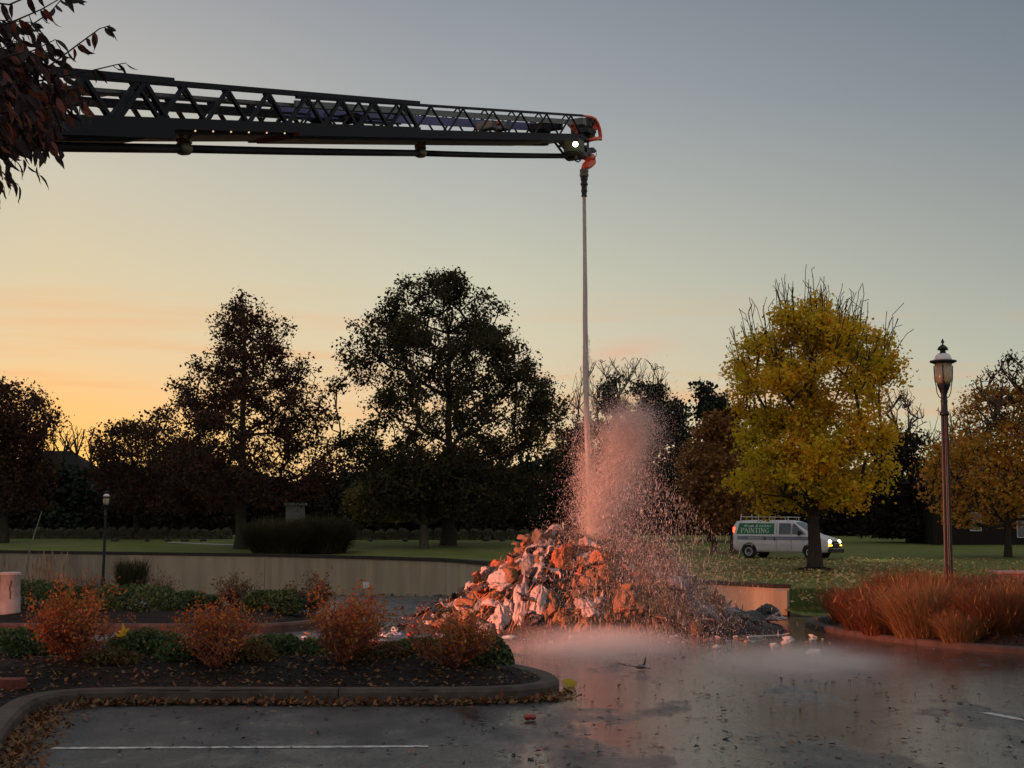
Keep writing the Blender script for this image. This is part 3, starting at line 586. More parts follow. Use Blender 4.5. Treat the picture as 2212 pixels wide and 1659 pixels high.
ORD = ['leftmost', 'second', 'third', 'fourth', 'fifth', 'sixth', 'seventh', 'eighth', 'ninth', 'tenth', 'eleventh', 'twelfth', 'thirteenth', 'fourteenth', 'fifteenth', 'sixteenth', 'seventeenth', 'eighteenth', 'nineteenth', 'twentieth', 'twenty first', 'twenty second']
def hedge_row(u0, u1, n, v0, v1, D, w, h, label, group, seed):
    for i in range(n):
        u = u0+(u1-u0)*(i+.5)/n; p = at(u, v0+(v1-v0)*i/n, D); z = lz(p.x, p.y)
        if not hp: hp.append(blob_plant('clipped_shrub', label, 'shrub', (p.x, p.y, z), .5, .45, .62, HEDGE, 1500, .11, seed)); o = hp[0]
        else: o = copy_tree(hp[0])
        o.location = (p.x, p.y, z-.03); o.scale = (w*random.Random(seed+i).uniform(.93, 1.12), w, h*random.Random(seed+i+9).uniform(.9, 1.1)); o.rotation_euler = (0, 0, i*2.1)
        o['label'] = ORD[i]+' '+label; o['group'] = group
hedge_row(5, 500, 22, 1156, 1160, 112, .92, 1.35, 'clipped shrub from the left in the hedge behind the left lawn', 'clipped shrubs in the left hedge', 3)
hedge_row(755, 1195, 17, 1166, 1170, 110, 1.0, 1.3, 'clipped shrub from the left in the hedge under the large oak', 'clipped shrubs in the hedge under the oak', 7)
M_ROCK = mat('field_stone', (.06, .055, .048), .9, .2, col2=(.035, .032, .028), nscale=6, bump=.5, bscale=12)
def rock(loc, s, seed, label, group):
    r = random.Random(seed); bm = bmesh.new(); bmesh.ops.create_icosphere(bm, subdivisions=2, radius=1)
    for w in bm.verts: w.co = Vector((w.co.x*s, w.co.y*s*.8, w.co.z*s*.55))*r.uniform(.85, 1.15)
    me = bpy.data.meshes.new('rock'); bm.to_mesh(me); bm.free(); me.materials.append(M_ROCK); o = bpy.data.objects.new('rock', me); link(o); o.location = loc; o.rotation_euler = (0, 0, r.uniform(0, 6)); meta(o, label, 'rock', group)
for i, (u, v, s) in enumerate(((248, 1160, .55), (362, 1163, .4), (318, 1164, .35), (400, 1162, .45), (440, 1164, .4), (1050, 1172, .45), (1085, 1173, .4), (800, 1172, .35), (875, 1174, .35), (1120, 1173, .4))):
    p = at(u, v, 107); rock((p.x, p.y, lz(p.x, p.y)+.05), s*.65, i, 'grey landscaping rock on the mulch in front of the hedge', 'rocks along the hedge')
MOUND = mat('mound_grass', (.05, .045, .02), .8, .2, island=[(.03, .032, .014), (.055, .05, .022), (.075, .055, .026)], transl=.2)
def grass_clump(name, label, loc, rad, h, n, m, seed, cat='ornamental grass', group=None, lean=.55, w=.006, base_r=.25, plume=None):
    r = np.random.default_rng(seed); t = thing(name, label, cat, loc, 0, group)
    a = r.uniform(0, 2*math.pi, n); b0 = np.stack([np.cos(a), np.sin(a)], 1)*(rad*base_r*np.sqrt(r.uniform(0, 1, n)))[:, None]
    ln = r.beta(3, 1.6, n)*1.18*h; out = r.uniform(.02, 1.1, n)**.9*rad*.95; a2 = a+r.normal(size=n)*.5; dr = np.stack([np.cos(a2), np.sin(a2)], 1)
    pts = []
    for s_ in (0, .4, .75, 1.0):
        hor = b0+dr*(out*(s_**1.7))[:, None]; z = ln*(s_-lean*.35*s_**3*(out/rad)); pts.append(np.concatenate([hor, z[:, None]], 1))
    sd = np.stack([-np.sin(a2+r.normal(size=n)), np.cos(a2), np.zeros(n)], 1); vs = []
    for p, k in zip(pts, (1, .9, .6, .08)): vs += [p-sd*(w/2*k), p+sd*(w/2*k)]
    V = np.stack(vs, 1).reshape(-1, 3); b = np.arange(n)[:, None]*8; Fc = np.concatenate([b+np.array([[0, 1, 3, 2]]), b+np.array([[2, 3, 5, 4]]), b+np.array([[4, 5, 7, 6]])], 1).reshape(-1, 4)
    mesh_np('blades', V, Fc, m, t)
    if plume:
        k = r.choice(n, min(n, plume[1])); c = pts[3][k]; ax, sd2 = frames(r, len(k)); ax[:, 2] = np.abs(ax[:, 2])+1; ax /= np.linalg.norm(ax, axis=1, keepdims=True)
        v2, f2 = leaf_quads(c, ax, sd2, r.uniform(.06, .16, len(k)), r.uniform(.012, .03, len(k))); mesh_np('seed_heads', v2, f2, plume[0], t)['kind'] = 'stuff'
    return t
p = at(598, 1203, 88); grass_clump('grass_mound', 'broad dark dome of tall grass on the lawn edge right of the pin oak trunk', (p.x, p.y, lz(p.x, p.y)), 1.75, 2.1, 5200, MOUND, 4, 'grass mound', w=.045, base_r=.75, lean=.9)
p = at(695, 1200, 90); grass_clump('grass_mound', 'smaller dark dome of tall grass joined to the right of the broad one', (p.x, p.y, lz(p.x, p.y)), 1.75, 2.2, 5200, MOUND, 5, 'grass mound', w=.045, base_r=.75, lean=.9)
# stone gate pillar, each course of blocks a part
M_STONE = mat('pillar_stone', (.42, .42, .40), .9, .2, col2=(.3, .3, .29), nscale=7, bump=.4, bscale=20)
p = at(636, 1155, 100); z = lz(p.x, p.y); t = thing('stone_pillar', 'pale stone pillar with a flat cap and a dark niche behind the grass mounds', 'pillar', (p.x, p.y, z))
rr = random.Random(3)
mb = MB(); mb.box((0, .35, 1.0), (1.14, .5, 2.0)); mb.build('core', M_STONE, t)
for r_i in range(8):
    xs_ = [-.6, rr.uniform(-.3, -.1), rr.uniform(.15, .35), .6] if r_i % 2 else [-.6, rr.uniform(-.05, .1), .6]
    for a, b_ in zip(xs_[:-1], xs_[1:]):
        if 1 <= r_i <= 3 and b_ > 0.05 and a < .3: b_ = min(b_, .05)
        if b_-a < .08: continue
        mb = MB(); mb.box(((a+b_)/2, .06+rr.uniform(-.015, .015), r_i*.25+.125), (b_-a-.02, .16, .23)); mb.build('block', M_STONE, t)
for a, b_ in ((.3, .6),):
    for r_i in (1, 2, 3): mb = MB(); mb.box(((a+b_)/2, .06, r_i*.25+.125), (b_-a-.02, .16, .23)); mb.build('block', M_STONE, t)
mb = MB(); mb.box((.175, .1, .62), (.23, .04, .72)); mb.build('niche', mat('niche_dark', (.01, .01, .01), .9), t)
mb = MB(); mb.box((0, .3, 2.1), (1.45, .95, .14)); mb.build('cap', M_STONE, t, bevel=.02)
t.scale = (1, 1, 1.28)
# house with a hipped roof among the trees on the left
M_ROOF = mat('roof_shingle', (.012, .012, .012), .9, .1, col2=(.018, .016, .015), nscale=3)
M_BRICK = mat('house_brick', (.02, .014, .012), .9, .15, col2=(.014, .011, .01), nscale=6)
M_GLASS = mat('window_glass', (.02, .025, .028), .08, .8)
M_FRAME = mat('window_frame', (.42, .42, .40), .6, .3)
p = at(125, 1160, 158); z = lz(p.x, p.y); t = thing('house', 'dark house with a hipped roof behind the trees at left', 'house', (p.x, p.y, z))
mb = MB(); mb.box((0, 0, 3.0), (8.6, 8, 6.0)); mb.build('wall', M_BRICK, t)
mb = MB(); vs = [(-4.7, -4.4, 6.0), (4.7, -4.4, 6.0), (4.7, 4.4, 6.0), (-4.7, 4.4, 6.0), (-1.6, 0, 8.7), (1.2, 0, 8.7)]; mb.add(vs, [(0, 1, 5, 4), (1, 2, 5), (2, 3, 4, 5), (3, 0, 4), (0, 3, 2, 1)]); mb.build('roof', M_ROOF, t)
def window(root, x, y, z, w, h):
    mb = MB(); f = .06
    for c, s in (((x-w/2, y, z), (f, .09, h+f)), ((x+w/2, y, z), (f, .09, h+f)), ((x, y, z-h/2), (w-f, .09, f)), ((x, y, z+h/2), (w-f, .09, f)), ((x, y, z), (w-f, .06, f*.8))): mb.box(c, s)
    o = mb.build('window', M_FRAME, root); mb = MB(); mb.box((x, y+.02, z), (w-f, .012, h-f)); mb.build('pane', M_GLASS, o)
p = at(2165, 1190, 112); z = lz(p.x, p.y); t = thing('house', 'dark brick house with white framed windows behind the trees at right', 'house', (p.x, p.y, z))
mb = MB(); mb.box((1.5, 4, 2.1), (13, 8, 4.2)); mb.build('wall', M_BRICK, t)
mb = MB(); vs = [(-5.6, -.7, 4.2), (8.6, -.7, 4.2), (8.6, 8.7, 4.2), (-5.6, 8.7, 4.2), (-2.2, 4, 6.2), (5.4, 4, 6.2)]; mb.add(vs, [(0, 1, 5, 4), (1, 2, 5), (2, 3, 4, 5), (3, 0, 4), (0, 3, 2, 1)]); mb.build('roof', M_ROOF, t)
for u, v, w, h in ((2107, 1127, .78, 1.3), (2216, 1137, 1.3, 1.6)):
    q = at(u, v, 112); window(t, q.x-p.x, -.03, q.z-z, w, h)
# ------------------------------------------------------------------ street lamps
M_IRON = mat('black_iron', (.012, .013, .012), .42, .3)
M_OPAL = mat('white_enamel', (.62, .58, .58), .45, .4)
M_LGLASS = mat('lamp_glass', (.85, .66, .40), .22, .5, trans=.62)
M_BALLAST = mat('lamp_socket', (.4, .33, .28), .6, .3)
def street_lamp(label, loc):
    t = thing('street_lamp', label, 'street lamp', loc)
    mb = MB(); mb.lathe([(.17, 0), (.17, .12), (.13, .2), (.115, .55), (.085, .66), (.078, .72)], 24); mb.build('base', M_IRON, t, True)
    fl = lambda k, i: 1-.17*(k % 4 in (2,))-.05*(k % 4 in (1, 3))
    mb = MB(); mb.lathe([(.075, .7), (.062, 3.72)], 48, fl); mb.build('pole', M_IRON, t)
    mb = MB(); mb.lathe([(.06, 3.72), (.083, 3.74), (.083, 3.78), (.058, 3.81), (.055, 3.95), (.062, 3.98), (.052, 4.02), (.052, 4.1), (.09, 4.2), (.115, 4.26), (.115, 4.28)], 24); mb.build('collar', M_IRON, t, True)
    for k in range(4):
        a = math.pi/4*1.2+k*math.pi/2; ca, sa = math.cos(a), math.sin(a)
        mb = MB(); mb.tube([(ca*r_, sa*r_, z_) for r_, z_ in ((.05, 4.03), (.085, 4.06), (.118, 4.14), (.128, 4.25), (.15, 4.36), (.158, 4.6))], .009, 6); mb.build('bracket', M_IRON, t, True)
    prof = [(.112, 4.28), (.138, 4.33), (.146, 4.42), (.148, 4.64)]
    mb = MB(); mb.lathe(prof+[(r_-.005, z_) for r_, z_ in prof[::-1]], 32); g = mb.build('globe', M_LGLASS, t, True)
    mb = MB(); mb.lathe([(.05, 4.29), (.045, 4.36), (.03, 4.42), (.032, 4.54), (.07, 4.55), (.07, 4.64)], 16); mb.build('socket', M_BALLAST, t, True)
    sc = lambda k, i: 1+(.09 if k % 2 else -.03)*(i in (2, 3))
    mb = MB(); mb.lathe([(.145, 4.635), (.17, 4.64), (.212, 4.665), (.21, 4.69), (.165, 4.675), (.15, 4.67)], 40, sc); mb.build('brim', M_IRON, t)
    mb = MB(); mb.lathe([(.155, 4.672), (.15, 4.72), (.12, 4.79), (.07, 4.815)], 24); mb.build('dome', M_OPAL, t, True)
    mb = MB(); mb.lathe([(.078, 4.808), (.05, 4.83), (.048, 4.87), (.05, 4.875), (.095, 4.878), (.078, 4.925), (.03, 4.965), (.014, 4.972), (.012, 4.99), (.028, 5.01), (.026, 5.03), (.008, 5.07), (.0, 5.08)], 20); mb.build('finial', M_IRON, t, True)
    return t
p = at(2051, 1300, 26.5); L1 = street_lamp('tall black fluted street lamp among the red grasses at right', (p.x, p.y, -.03)); L1.rotation_euler = (0, R(.1), .3)
p = at(222, 1252, 76); L2 = copy_tree(L1); L2['label'] = 'distant black street lamp in front of the tan wall at left'; L2.location = (p.x, p.y, -1.1); L2.rotation_euler = (0, R(.9), .5)
# ------------------------------------------------------------------ white panel van
M_VAN = mat('van_white', (.56, .52, .53), .5, .4, col2=(.48, .44, .45), nscale=1.5)
M_VANG = mat('van_grey_band', (.20, .20, .24), .5, .4, col2=(.14, .14, .2), nscale=2)
M_SIGN = mat('sign_green', (.02, .17, .07), .6, .3, col2=(.012, .10, .045), nscale=3)
M_LETTER = mat('sign_letter', (.55, .6, .52), .6, .3)
M_TRIM = mat('black_trim', (.012, .012, .012), .6, .4)
M_TYRE = mat('tyre_rubber', (.015, .015, .015), .85, .2)
M_RIM = mat('wheel_rim', (.42, .42, .42), .35, .5, metal=.6)
M_CHROME = mat('bright_metal', (.5, .5, .5), .25, .5, metal=1.)
M_HEAD = mat('headlight_lit', (1, .95, .8), .3, .5, emit=(1, .86, .55), estr=14)
M_AMBER = mat('amber_lamp_lit', (1, .5, .05), .3, .5, emit=(1, .45, .04), estr=7)
M_TAIL = mat('tail_lamp_lit', (1, .1, .05), .3, .5, emit=(1, .06, .02), estr=5)
M_WIND = mat('van_glass', (.025, .03, .035), .1, .8)
yaw = R(-33)
pr = at(1618, 1206, 84.6)   # rear axle region of the near side
van = thing('van', 'white panel van with a green painting sign and lit headlights behind the golden maple', 'van')
Lx = 5.6
def sec(x):
    """half widths and heights of the body at station x (0 rear .. 5.6 front): list of (y, z)"""
    roof = np.interp(x, [0, .12, .6, 3.2, 3.55, 4.55, 5.3, 5.52, 5.6], [1.9, 2.05, 2.1, 2.1, 2.04, 1.36, 1.16, 1.05, .9]); belt = min(1.28, roof-.05 if x > 4.5 else 1.28)
    wr = np.interp(x, [0, .2, 3.4, 4.5, 5.3, 5.6], [.74, .8, .8, .86, .86, .72]); wb = np.interp(x, [0, .12, 4.9, 5.4, 5.6], [.93, .985, .985, .93, .8]); bot = np.interp(x, [0, .3, 5.2, 5.6], [.5, .36, .36, .42])
    h = [(0, bot), (wb*.93, bot), (wb*.985, bot+.12), (wb, (bot+belt)/2), (wb*.995, belt-.02)]
    k = (roof-belt)
    h += [(wb-(wb-wr)*.12-.01, belt+.05*min(1, k)), (wb-(wb-wr)*.55, belt+k*.55), (wr+.03, belt+k*.86), (wr-.07, belt+k*.97), (wr*.5, roof), (0, roof+.012)]
    return h
st = [0, .06, .15, .4, 1, 1.6, 2.2, 2.8, 3.2, 3.4, 3.6, 3.9, 4.2, 4.5, 4.6, 4.8, 5.1, 5.35, 5.5, 5.57, 5.6]
ring = []
for x in st:
    h = sec(x); ring.append([(x, -y, z) for y, z in h]+[(x, y, z) for y, z in h[-2:0:-1]])
m_ = len(ring[0]); mb = MB(); mb.add([q for r_ in ring for q in r_], [(i*m_+j, i*m_+(j+1) % m_, (i+1)*m_+(j+1) % m_, (i+1)*m_+j) for i in range(len(st)-1) for j in range(m_)]+[tuple(range(m_)), tuple(range((len(st)-1)*m_+m_-1, (len(st)-1)*m_-1, -1))])
body = mb.build('body', M_VAN, van, True)
def side_y(x, z):
    h = sec(x); zs = [q[1] for q in h[1:]]; ys = [q[0] for q in h[1:]]; return float(np.interp(z, zs, ys))
def side_panel(name, poly, material, parent, off=.006, side=-1, nx=6):
    """poly corners (x, z) as quad TL TR BR BL laid on the side of the body"""
    mb = MB(); (x0, z0), (x1, z1), (x2, z2), (x3, z3) = poly; n2 = 5; vs = []
    for i in range(nx+1):
        for j in range(n2+1):
            s, q = i/nx, j/n2; x = (x0*(1-s)+x1*s)*(1-q)+(x3*(1-s)+x2*s)*q; z = (z0*(1-s)+z1*s)*(1-q)+(z3*(1-s)+z2*s)*q; vs.append((x, side*(side_y(x, z)+off), z))
    fs = [(i*(n2+1)+j, i*(n2+1)+j+1, (i+1)*(n2+1)+j+1, (i+1)*(n2+1)+j) for i in range(nx) for j in range(n2)]
    mb.add(vs, fs if side < 0 else [f[::-1] for f in fs]); return mb.build(name, material, parent, True)
sign = side_panel('sign_panel', [(.36, 1.93), (2.45, 1.93), (2.45, 1.33), (.22, 1.33)], M_SIGN, van, .008, nx=10)
side_panel('grey_band', [(.03, 1.22), (4.75, 1.22), (4.75, 1.02), (.03, 1.02)], M_VANG, van, .006, nx=16)
side_panel('side_window', [(2.72, 1.95), (3.42, 1.93), (3.42, 1.33), (2.72, 1.33)], M_WIND, van, .007)
side_panel('door_window', [(3.5, 1.93), (3.62, 1.92), (4.3, 1.34), (3.5, 1.34)], M_WIND, van, .0075)
for x in (2.58, 3.46):
    side_panel('door_seam', [(x, 1.98), (x+.018, 1.98), (x+.018, .5), (x, .5)], M_TRIM, van, .010, nx=1)
for x in (1.9, 2.46): side_panel('door_handle', [(x, 1.17), (x+.07, 1.17), (x+.07, 1.0), (x, 1.0)], M_TRIM, van, .02, nx=1)
side_panel('body_moulding', [(.1, .80), (4.95, .80), (4.95, .765), (.1, .765)], M_VAN, van, .014, nx=14)
# letters on the sign
def letters(text, x0, z0, h, shear=0., track=1.0, size=None, cut=None):
    cu = bpy.data.curves.new('t', 'FONT'); cu.body = text; cu.size = h/.7; cu.space_character = track; cu.shear = shear; cu.extrude = 0.004; cu.resolution_u = 3
    o = bpy.data.objects.new('t', cu); link(o); bpy.context.view_layer.update(); me = bpy.data.meshes.new_from_object(o.evaluated_get(bpy.context.evaluated_depsgraph_get())); bpy.data.objects.remove(o)
    me.name = 'lettering'
    xs = [w.co.x for w in me.vertices]; w0 = max(xs)-min(xs); k = (size/w0) if size else 1
    for w in me.vertices:
        x = x0+(w.co.x-min(xs))*k; z = z0+w.co.y; d = w.co.z; w.co = (x, -(side_y(x, z)+.014+d), z)
    me.materials.clear(); me.materials.append(M_LETTER); q = bpy.data.objects.new('lettering', me); link(q, sign); return q
letters('Brush & Ladder', .66, 1.72, .135, .25, 1.0, 1.62)
# serif capitals, stroke by stroke
GL = {'P': [(0, 0, 0, 1, 2), (0, 1, .5, .95, 1), (.5, .95, .55, .55, 2), (.55, .55, 0, .48, 1), (-.12, 0, .12, 0, 1), (-.12, 1, 0, 1, 1)],
      'A': [(0, 0, .33, 1, 1), (.33, 1, .7, 0, 2), (.12, .36, .56, .36, 1), (-.1, 0, .12, 0, 1), (.58, 0, .82, 0, 1)],
      'I': [(.12, 0, .12, 1, 2), (0, 0, .26, 0, 1), (0, 1, .26, 1, 1)],
      'N': [(.08, 0, .08, 1, 1), (.08, 1, .66, 0, 2), (.66, 0, .66, 1, 1), (-.05, 0, .2, 0, 1), (-.08, 1, .08, 1, 1), (.54, 1, .78, 1, 1)],
      'T': [(.34, 0, .34, 1, 2), (0, 1, .68, 1, 1.2), (0, .82, 0, 1, 1), (.68, .82, .68, 1, 1), (.22, 0, .46, 0, 1)],
      'G': [(.62, .82, .4, 1, 1), (.4, 1, .1, .8, 1), (.1, .8, .02, .5, 2), (.02, .5, .12, .16, 2), (.12, .16, .4, 0, 1), (.4, 0, .62, .14, 1), (.62, .14, .62, .45, 2), (.5, .45, .76, .45, 1), (.62, .82, .66, 1, 1)]}
mb = MB(); x = .52; hh = .25
for ch, adv in zip('PAINTING', (.64, .86, .4, .92, .82, .4, .92, .8)):
    for a, b_, c_, d_, wd in GL[ch]:
        p0 = (x+a*.27, 1.405+b_*hh); p1 = (x+c_*.27, 1.405+d_*hh); q0 = (p0[0], -(side_y(*p0)+.014), p0[1]); q1 = (p1[0], -(side_y(*p1)+.014), p1[1]); mb.beam(q0, q1, .016*wd if wd > 1 else .016, .012, up=(0, 1, 0)) if False else mb.beam(q0, q1, .012, .02*wd, up=(0, 0, 1)) if abs(p0[1]-p1[1]) < .02 else mb.beam(q0, q1, .02*wd, .012, up=(0, 1, 0))
    x += adv*.27+.012
mb.build('lettering', M_LETTER, sign)
mb = MB()
for k in range(9): mb.beam((.95+k*.09, -(side_y(1.2, 1.12)+.012), 1.14), (1.02+k*.09, -(side_y(1.2, 1.12)+.012), 1.14), .01, .02)
for k in range(11): mb.beam((.95+k*.075, -(side_y(1.2, 1.07)+.012), 1.07), (1.005+k*.075, -(side_y(1.2, 1.07)+.012), 1.07), .01, .02)
mb.build('small_print', M_LETTER, van)['kind'] = 'stuff'
# glass at the front
mb = MB(); vs = []
for x in (3.62, 3.9, 4.2, 4.5):
    z = sec(x)[-2][1]+.012; w = sec(x)[8][0]*.97
    vs += [(x, -w, z-.02), (x, -w*.5, z+.006), (x, w*.5, z+.006), (x, w, z-.02)]
mb.add(vs, [(i*4+j, (i+1)*4+j, (i+1)*4+j+1, i*4+j+1) for i in range(3) for j in range(3)]); mb.build('windshield', M_WIND, van, True)
mb = MB(); mb.box((5.6, 0, .93), (.05, 1.0, .13)); mb.build('grille', M_TRIM, van, bevel=.015)
mb = MB(); mb.box((5.6, 0, .74), (.06, 1.66, .2)); mb.build('lower_grille', M_TRIM, van, bevel=.015)
mb = MB(); mb.box((5.63, 0, .855), (.03, .5, .03)); mb.build('badge_bar', M_CHROME, van)
mb = MB(); mb.box((5.64, 0, .5), (.2, 1.9, .24)); mb.build('front_bumper', M_TRIM, van, bevel=.03)
mb = MB(); mb.box((5.745, 0, .6), (.012, 1.8, .025)); mb.build('bumper_strip', M_CHROME, van)
mb = MB(); mb.box((-.07, 0, .5), (.16, 1.8, .16)); mb.build('rear_bumper', M_TRIM, van, bevel=.02)
for s in (-1, 1):
    mb = MB(); mb.lathe([(0, 0), (.09, .01), (.11, .05), (.1, .1)], 16); M4 = Matrix.Rotation(R(90), 4, 'Y'); mb.v = [tuple((M4 @ Vector((a, b_*1.5, -c_)))+Vector((5.6, s*.68, .95))) for a, b_, c_ in mb.v]; mb.build('headlight', M_HEAD, van, True)
    mb = MB(); mb.box((5.58, s*.7, .77), (.12, .3, .1)); mb.build('marker_light', M_AMBER, van, bevel=.02)
    mb = MB(); mb.box((.03, s*.86, 1.55), (.1, .1, .32)); mb.build('tail_light', M_TAIL, van, bevel=.02)
    mb = MB(); mb.box((3.95, s*1.1, 1.4), (.1, .2, .28)); mb.build('mirror', M_TRIM, van, bevel=.03)
    for wx_ in (.98, 4.55):
        mb = MB(); mb.lathe([(0, 0), (.44, 0), (.45, .004)], 28); mb.v = [(wx_+a, s*(side_y(1.5, .7)+.007-(.0 if s < 0 else 0)+0*b_), .42+b_) for a, b_, c_ in mb.v if True]
        mb.v = [(a, b_, max(c_, .34)) for a, b_, c_ in mb.v]; mb.build('wheel_arch', M_TRIM, van)
        w = bpy.data.objects.new('wheel', None); link(w, van); w.location = (wx_, s*.90, .37)
        mb = MB(); mb.lathe([(.22, -.11), (.35, -.12), (.375, -.08), (.375, .08), (.35, .12), (.22, .11)], 28); mb.v = [(a, c_, b_) for a, b_, c_ in mb.v]; mb.build('tyre', M_TYRE, w, True)
        mb = MB(); mb.lathe([(.0, .085), (.06, .09), (.07, .075), (.13, .06), (.17, .09), (.22, .115), (.23, .1)], 24, lambda k, i: 1); mb.v = [(a, s*c_*1.1, b_) for a, b_, c_ in mb.v]; mb.build('rim', M_RIM, w, True)
mb = MB()
for s in (-1, 1):
    mb.beam((.35, s*.7, 2.28), (3.3, s*.7, 2.28), .035)
for x in (.4, 1.45, 2.4, 3.2):
    mb.beam((x, -.78, 2.05), (x, -.7, 2.42 if x < 2 else 2.3), .04); mb.beam((x, .78, 2.05), (x, .7, 2.42 if x < 2 else 2.3), .04); mb.beam((x, -.7, 2.28), (x, .7, 2.28), .035)
mb.build('ladder_rack', mat('rack_white', (.5, .5, .5), .5), van)
van.rotation_euler = (0, 0, yaw); d = Matrix.Rotation(yaw, 3, 'Z') @ Vector((.98, -.98, 0)); van.location = (pr.x-d.x, pr.y-d.y, lz(pr.x, pr.y)+.0)
f_ = van.location+Matrix.Rotation(yaw, 3, 'Z') @ Vector((4.55, -.98, 0)); zf = lz(f_.x, f_.y); van.rotation_euler = (0, math.atan2(van.location.z-zf, 3.57), yaw); van.location.z = lz(pr.x, pr.y)+.98/3.57*(lz(pr.x, pr.y)-zf)
def van_pt(x, y, z): return Matrix.LocRotScale(van.location, van.rotation_euler, None) @ Vector((x, y, z))
for s in (-1, 1): spot('headlight_beam', van_pt(5.8, s*.68, .95), van_pt(15, s*.68, .1), 320, (1, .85, .6), 70, .6, .08)
# mulch ring of the golden maple
p = at(1760, 1234, 70); z = lz(p.x, p.y)
mb = MB(); mb.lathe([(.95, -.05), (.8, .05), (.4, .14), (.0, .17)], 24, lambda k, i: 1+.12*math.sin(k*2.1)); o = mb.build('mulch_ring', M_MULCH, None, True); o.location = (p.x, p.y, z); o['kind'] = 'structure'
# ------------------------------------------------------------------ aerial ladder with its water pipe
M_LADD = mat('ladder_dark_metal', (.008, .009, .012), .6, .15)
M_ALU = mat('ladder_aluminium', (.13, .14, .13), .55, .3)
M_BLUE = mat('ladder_blue_lit', (.085, .085, .2), .5, .4)  # blue light on the far side of the ladder, put into the base colour
M_RED = mat('red_paint', (.75, .11, .05), .42, .4)
M_BLK = mat('black_equipment', (.014, .015, .016), .5, .4)
M_BRASS = mat('pipe_coupling', (.10, .085, .05), .5, .4, metal=.5)
VPX = 2800.; AZ = math.atan((VPX-CX)/F); WF = Vector((-math.cos(AZ), math.sin(AZ), 0)); DT = 26.0
def DL(u): return DT*(VPX-1260)/(VPX-u)
def lp(u, v, far=0.): return at(u, v, DL(u))+WF*far
lad = thing('aerial_ladder', 'long dark lattice aerial ladder reaching in from the left with a nozzle at its tip', 'ladder', tuple(lp(1240, 330)))
def loc_build(mb, name, m, parent, **k):
    o = lad.location; 
    mb.v = [(a-o.x, b_-o.y, c_-o.z) for a, b_, c_ in mb.v]; return mb.build(name, m, parent, **k)
LU = Vector((0, 0, 1))
_P0 = at(1260, 300, DL(1260))
def lf(u, v, far=0.):
    """point seen at (u, v) in the upright plane that runs along the ladder, far metres behind its near side"""
    C = Vector((0, 0, CAMZ)); d = at(u, v, 10)-C; return C+d*(((_P0+WF*far-C).dot(WF))/d.dot(WF))
def section(name, u0, u1, top, bot, chord, width, nbr, tr, br, keel=None, plate=None, rungs=0):
    """top/bot: functions u -> pixel v of the near top rail centre and chord top; chord: thickness m"""
    root = bpy.data.objects.new(name, None); link(root, lad)
    for far in (0., width):
        mb = MB(); mb.beam(lp(u0, top(u0), far), lp(u1, top(u1), far), tr, tr); loc_build(mb, 'top_rail', M_LADD, root)
        mb = MB(); a, b_ = lp(u0, bot(u0), far), lp(u1, bot(u1), far); mb.beam(a-LU*chord/2, b_-LU*chord/2, .09, chord); loc_build(mb, 'bottom_chord', M_LADD, root)
        # lattice: equal bays in space
        tpar = np.linspace(0, 1, nbr+1); ua = [VPX-1/((1-q)/(VPX-u0)+q/(VPX-u1)) for q in tpar]
        for i in range(nbr):
            um = VPX-1/(.5/(VPX-ua[i])+.5/(VPX-ua[i+1])); T = lp(um, top(um), far)-LU*tr*.4
            for j, uu in enumerate((ua[i], ua[i+1])):
                mb = MB(); B = lp(uu, bot(uu), far)-LU*.03; mb.beam(T+(B-T)*.0, B, br, br, up=WF); loc_build(mb, 'brace', M_LADD, root)
            if tr > .05: # gusset where two braces meet the rail
                mb = MB(); mb.beam(T-LU*.05-(T-lp(um-4, top(um-4), far)).normalized()*.09, T-LU*.05+(T-lp(um-4, top(um-4), far)).normalized()*.09, .025, .07); loc_build(mb, 'gusset', M_LADD, root)
    if rungs:
        for q in np.linspace(.01, .99, rungs):
            uu = VPX-1/((1-q)/(VPX-u0)+q/(VPX-u1)); mb = MB(); mb.tube([lp(uu, bot(uu), 0)-LU*chord*.7, lp(uu, bot(uu), width)-LU*chord*.7], .017, 6); loc_build(mb, 'rung', M_ALU, root)
    return root
ln2 = lambda a, b_: (lambda u: a[1]+(b_[1]-a[1])*((DL(u)-DL(a[0]))/(DL(b_[0])-DL(a[0]))*0+(u-a[0])/(b_[0]-a[0])))
top1 = ln2((200, 160.5), (374, 176.5)); bot1 = ln2((200, 261), (437, 273))
top2 = ln2((376, 180.5), (903, 223.5)); bot2 = ln2((420, 258), (910, 276))
top3 = ln2((905, 227), (1262, 250)); bot3 = ln2((905, 281), (1240, 290))
s1 = section('base_section', -420, 372, top1, bot1, .16, .98, 5, .075, .055, rungs=16)
s2 = section('middle_section', 120, 904, top2, bot2, .125, .84, 9, .06, .042, rungs=24)
s3 = section('fly_section', 640, 1258, top3, bot3, .115, .70, 9, .036, .022, rungs=20)
# the long side plates of the fly, the far one with blue light put into its colour
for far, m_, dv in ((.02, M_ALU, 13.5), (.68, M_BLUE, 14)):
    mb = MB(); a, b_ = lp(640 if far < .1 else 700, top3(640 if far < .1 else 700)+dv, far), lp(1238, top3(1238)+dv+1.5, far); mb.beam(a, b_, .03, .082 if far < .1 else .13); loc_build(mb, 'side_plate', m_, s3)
for far in (0, .7):
    for u in np.linspace(930, 1222, 6):
        mb = MB(); T = lp(u, top3(u), far); 
        for du in (-7, 7): mb.beam(T, lp(u+du, top3(u+du)+9.5, far), .018, .018)
        loc_build(mb, 'rail_bracket', M_LADD, s3)
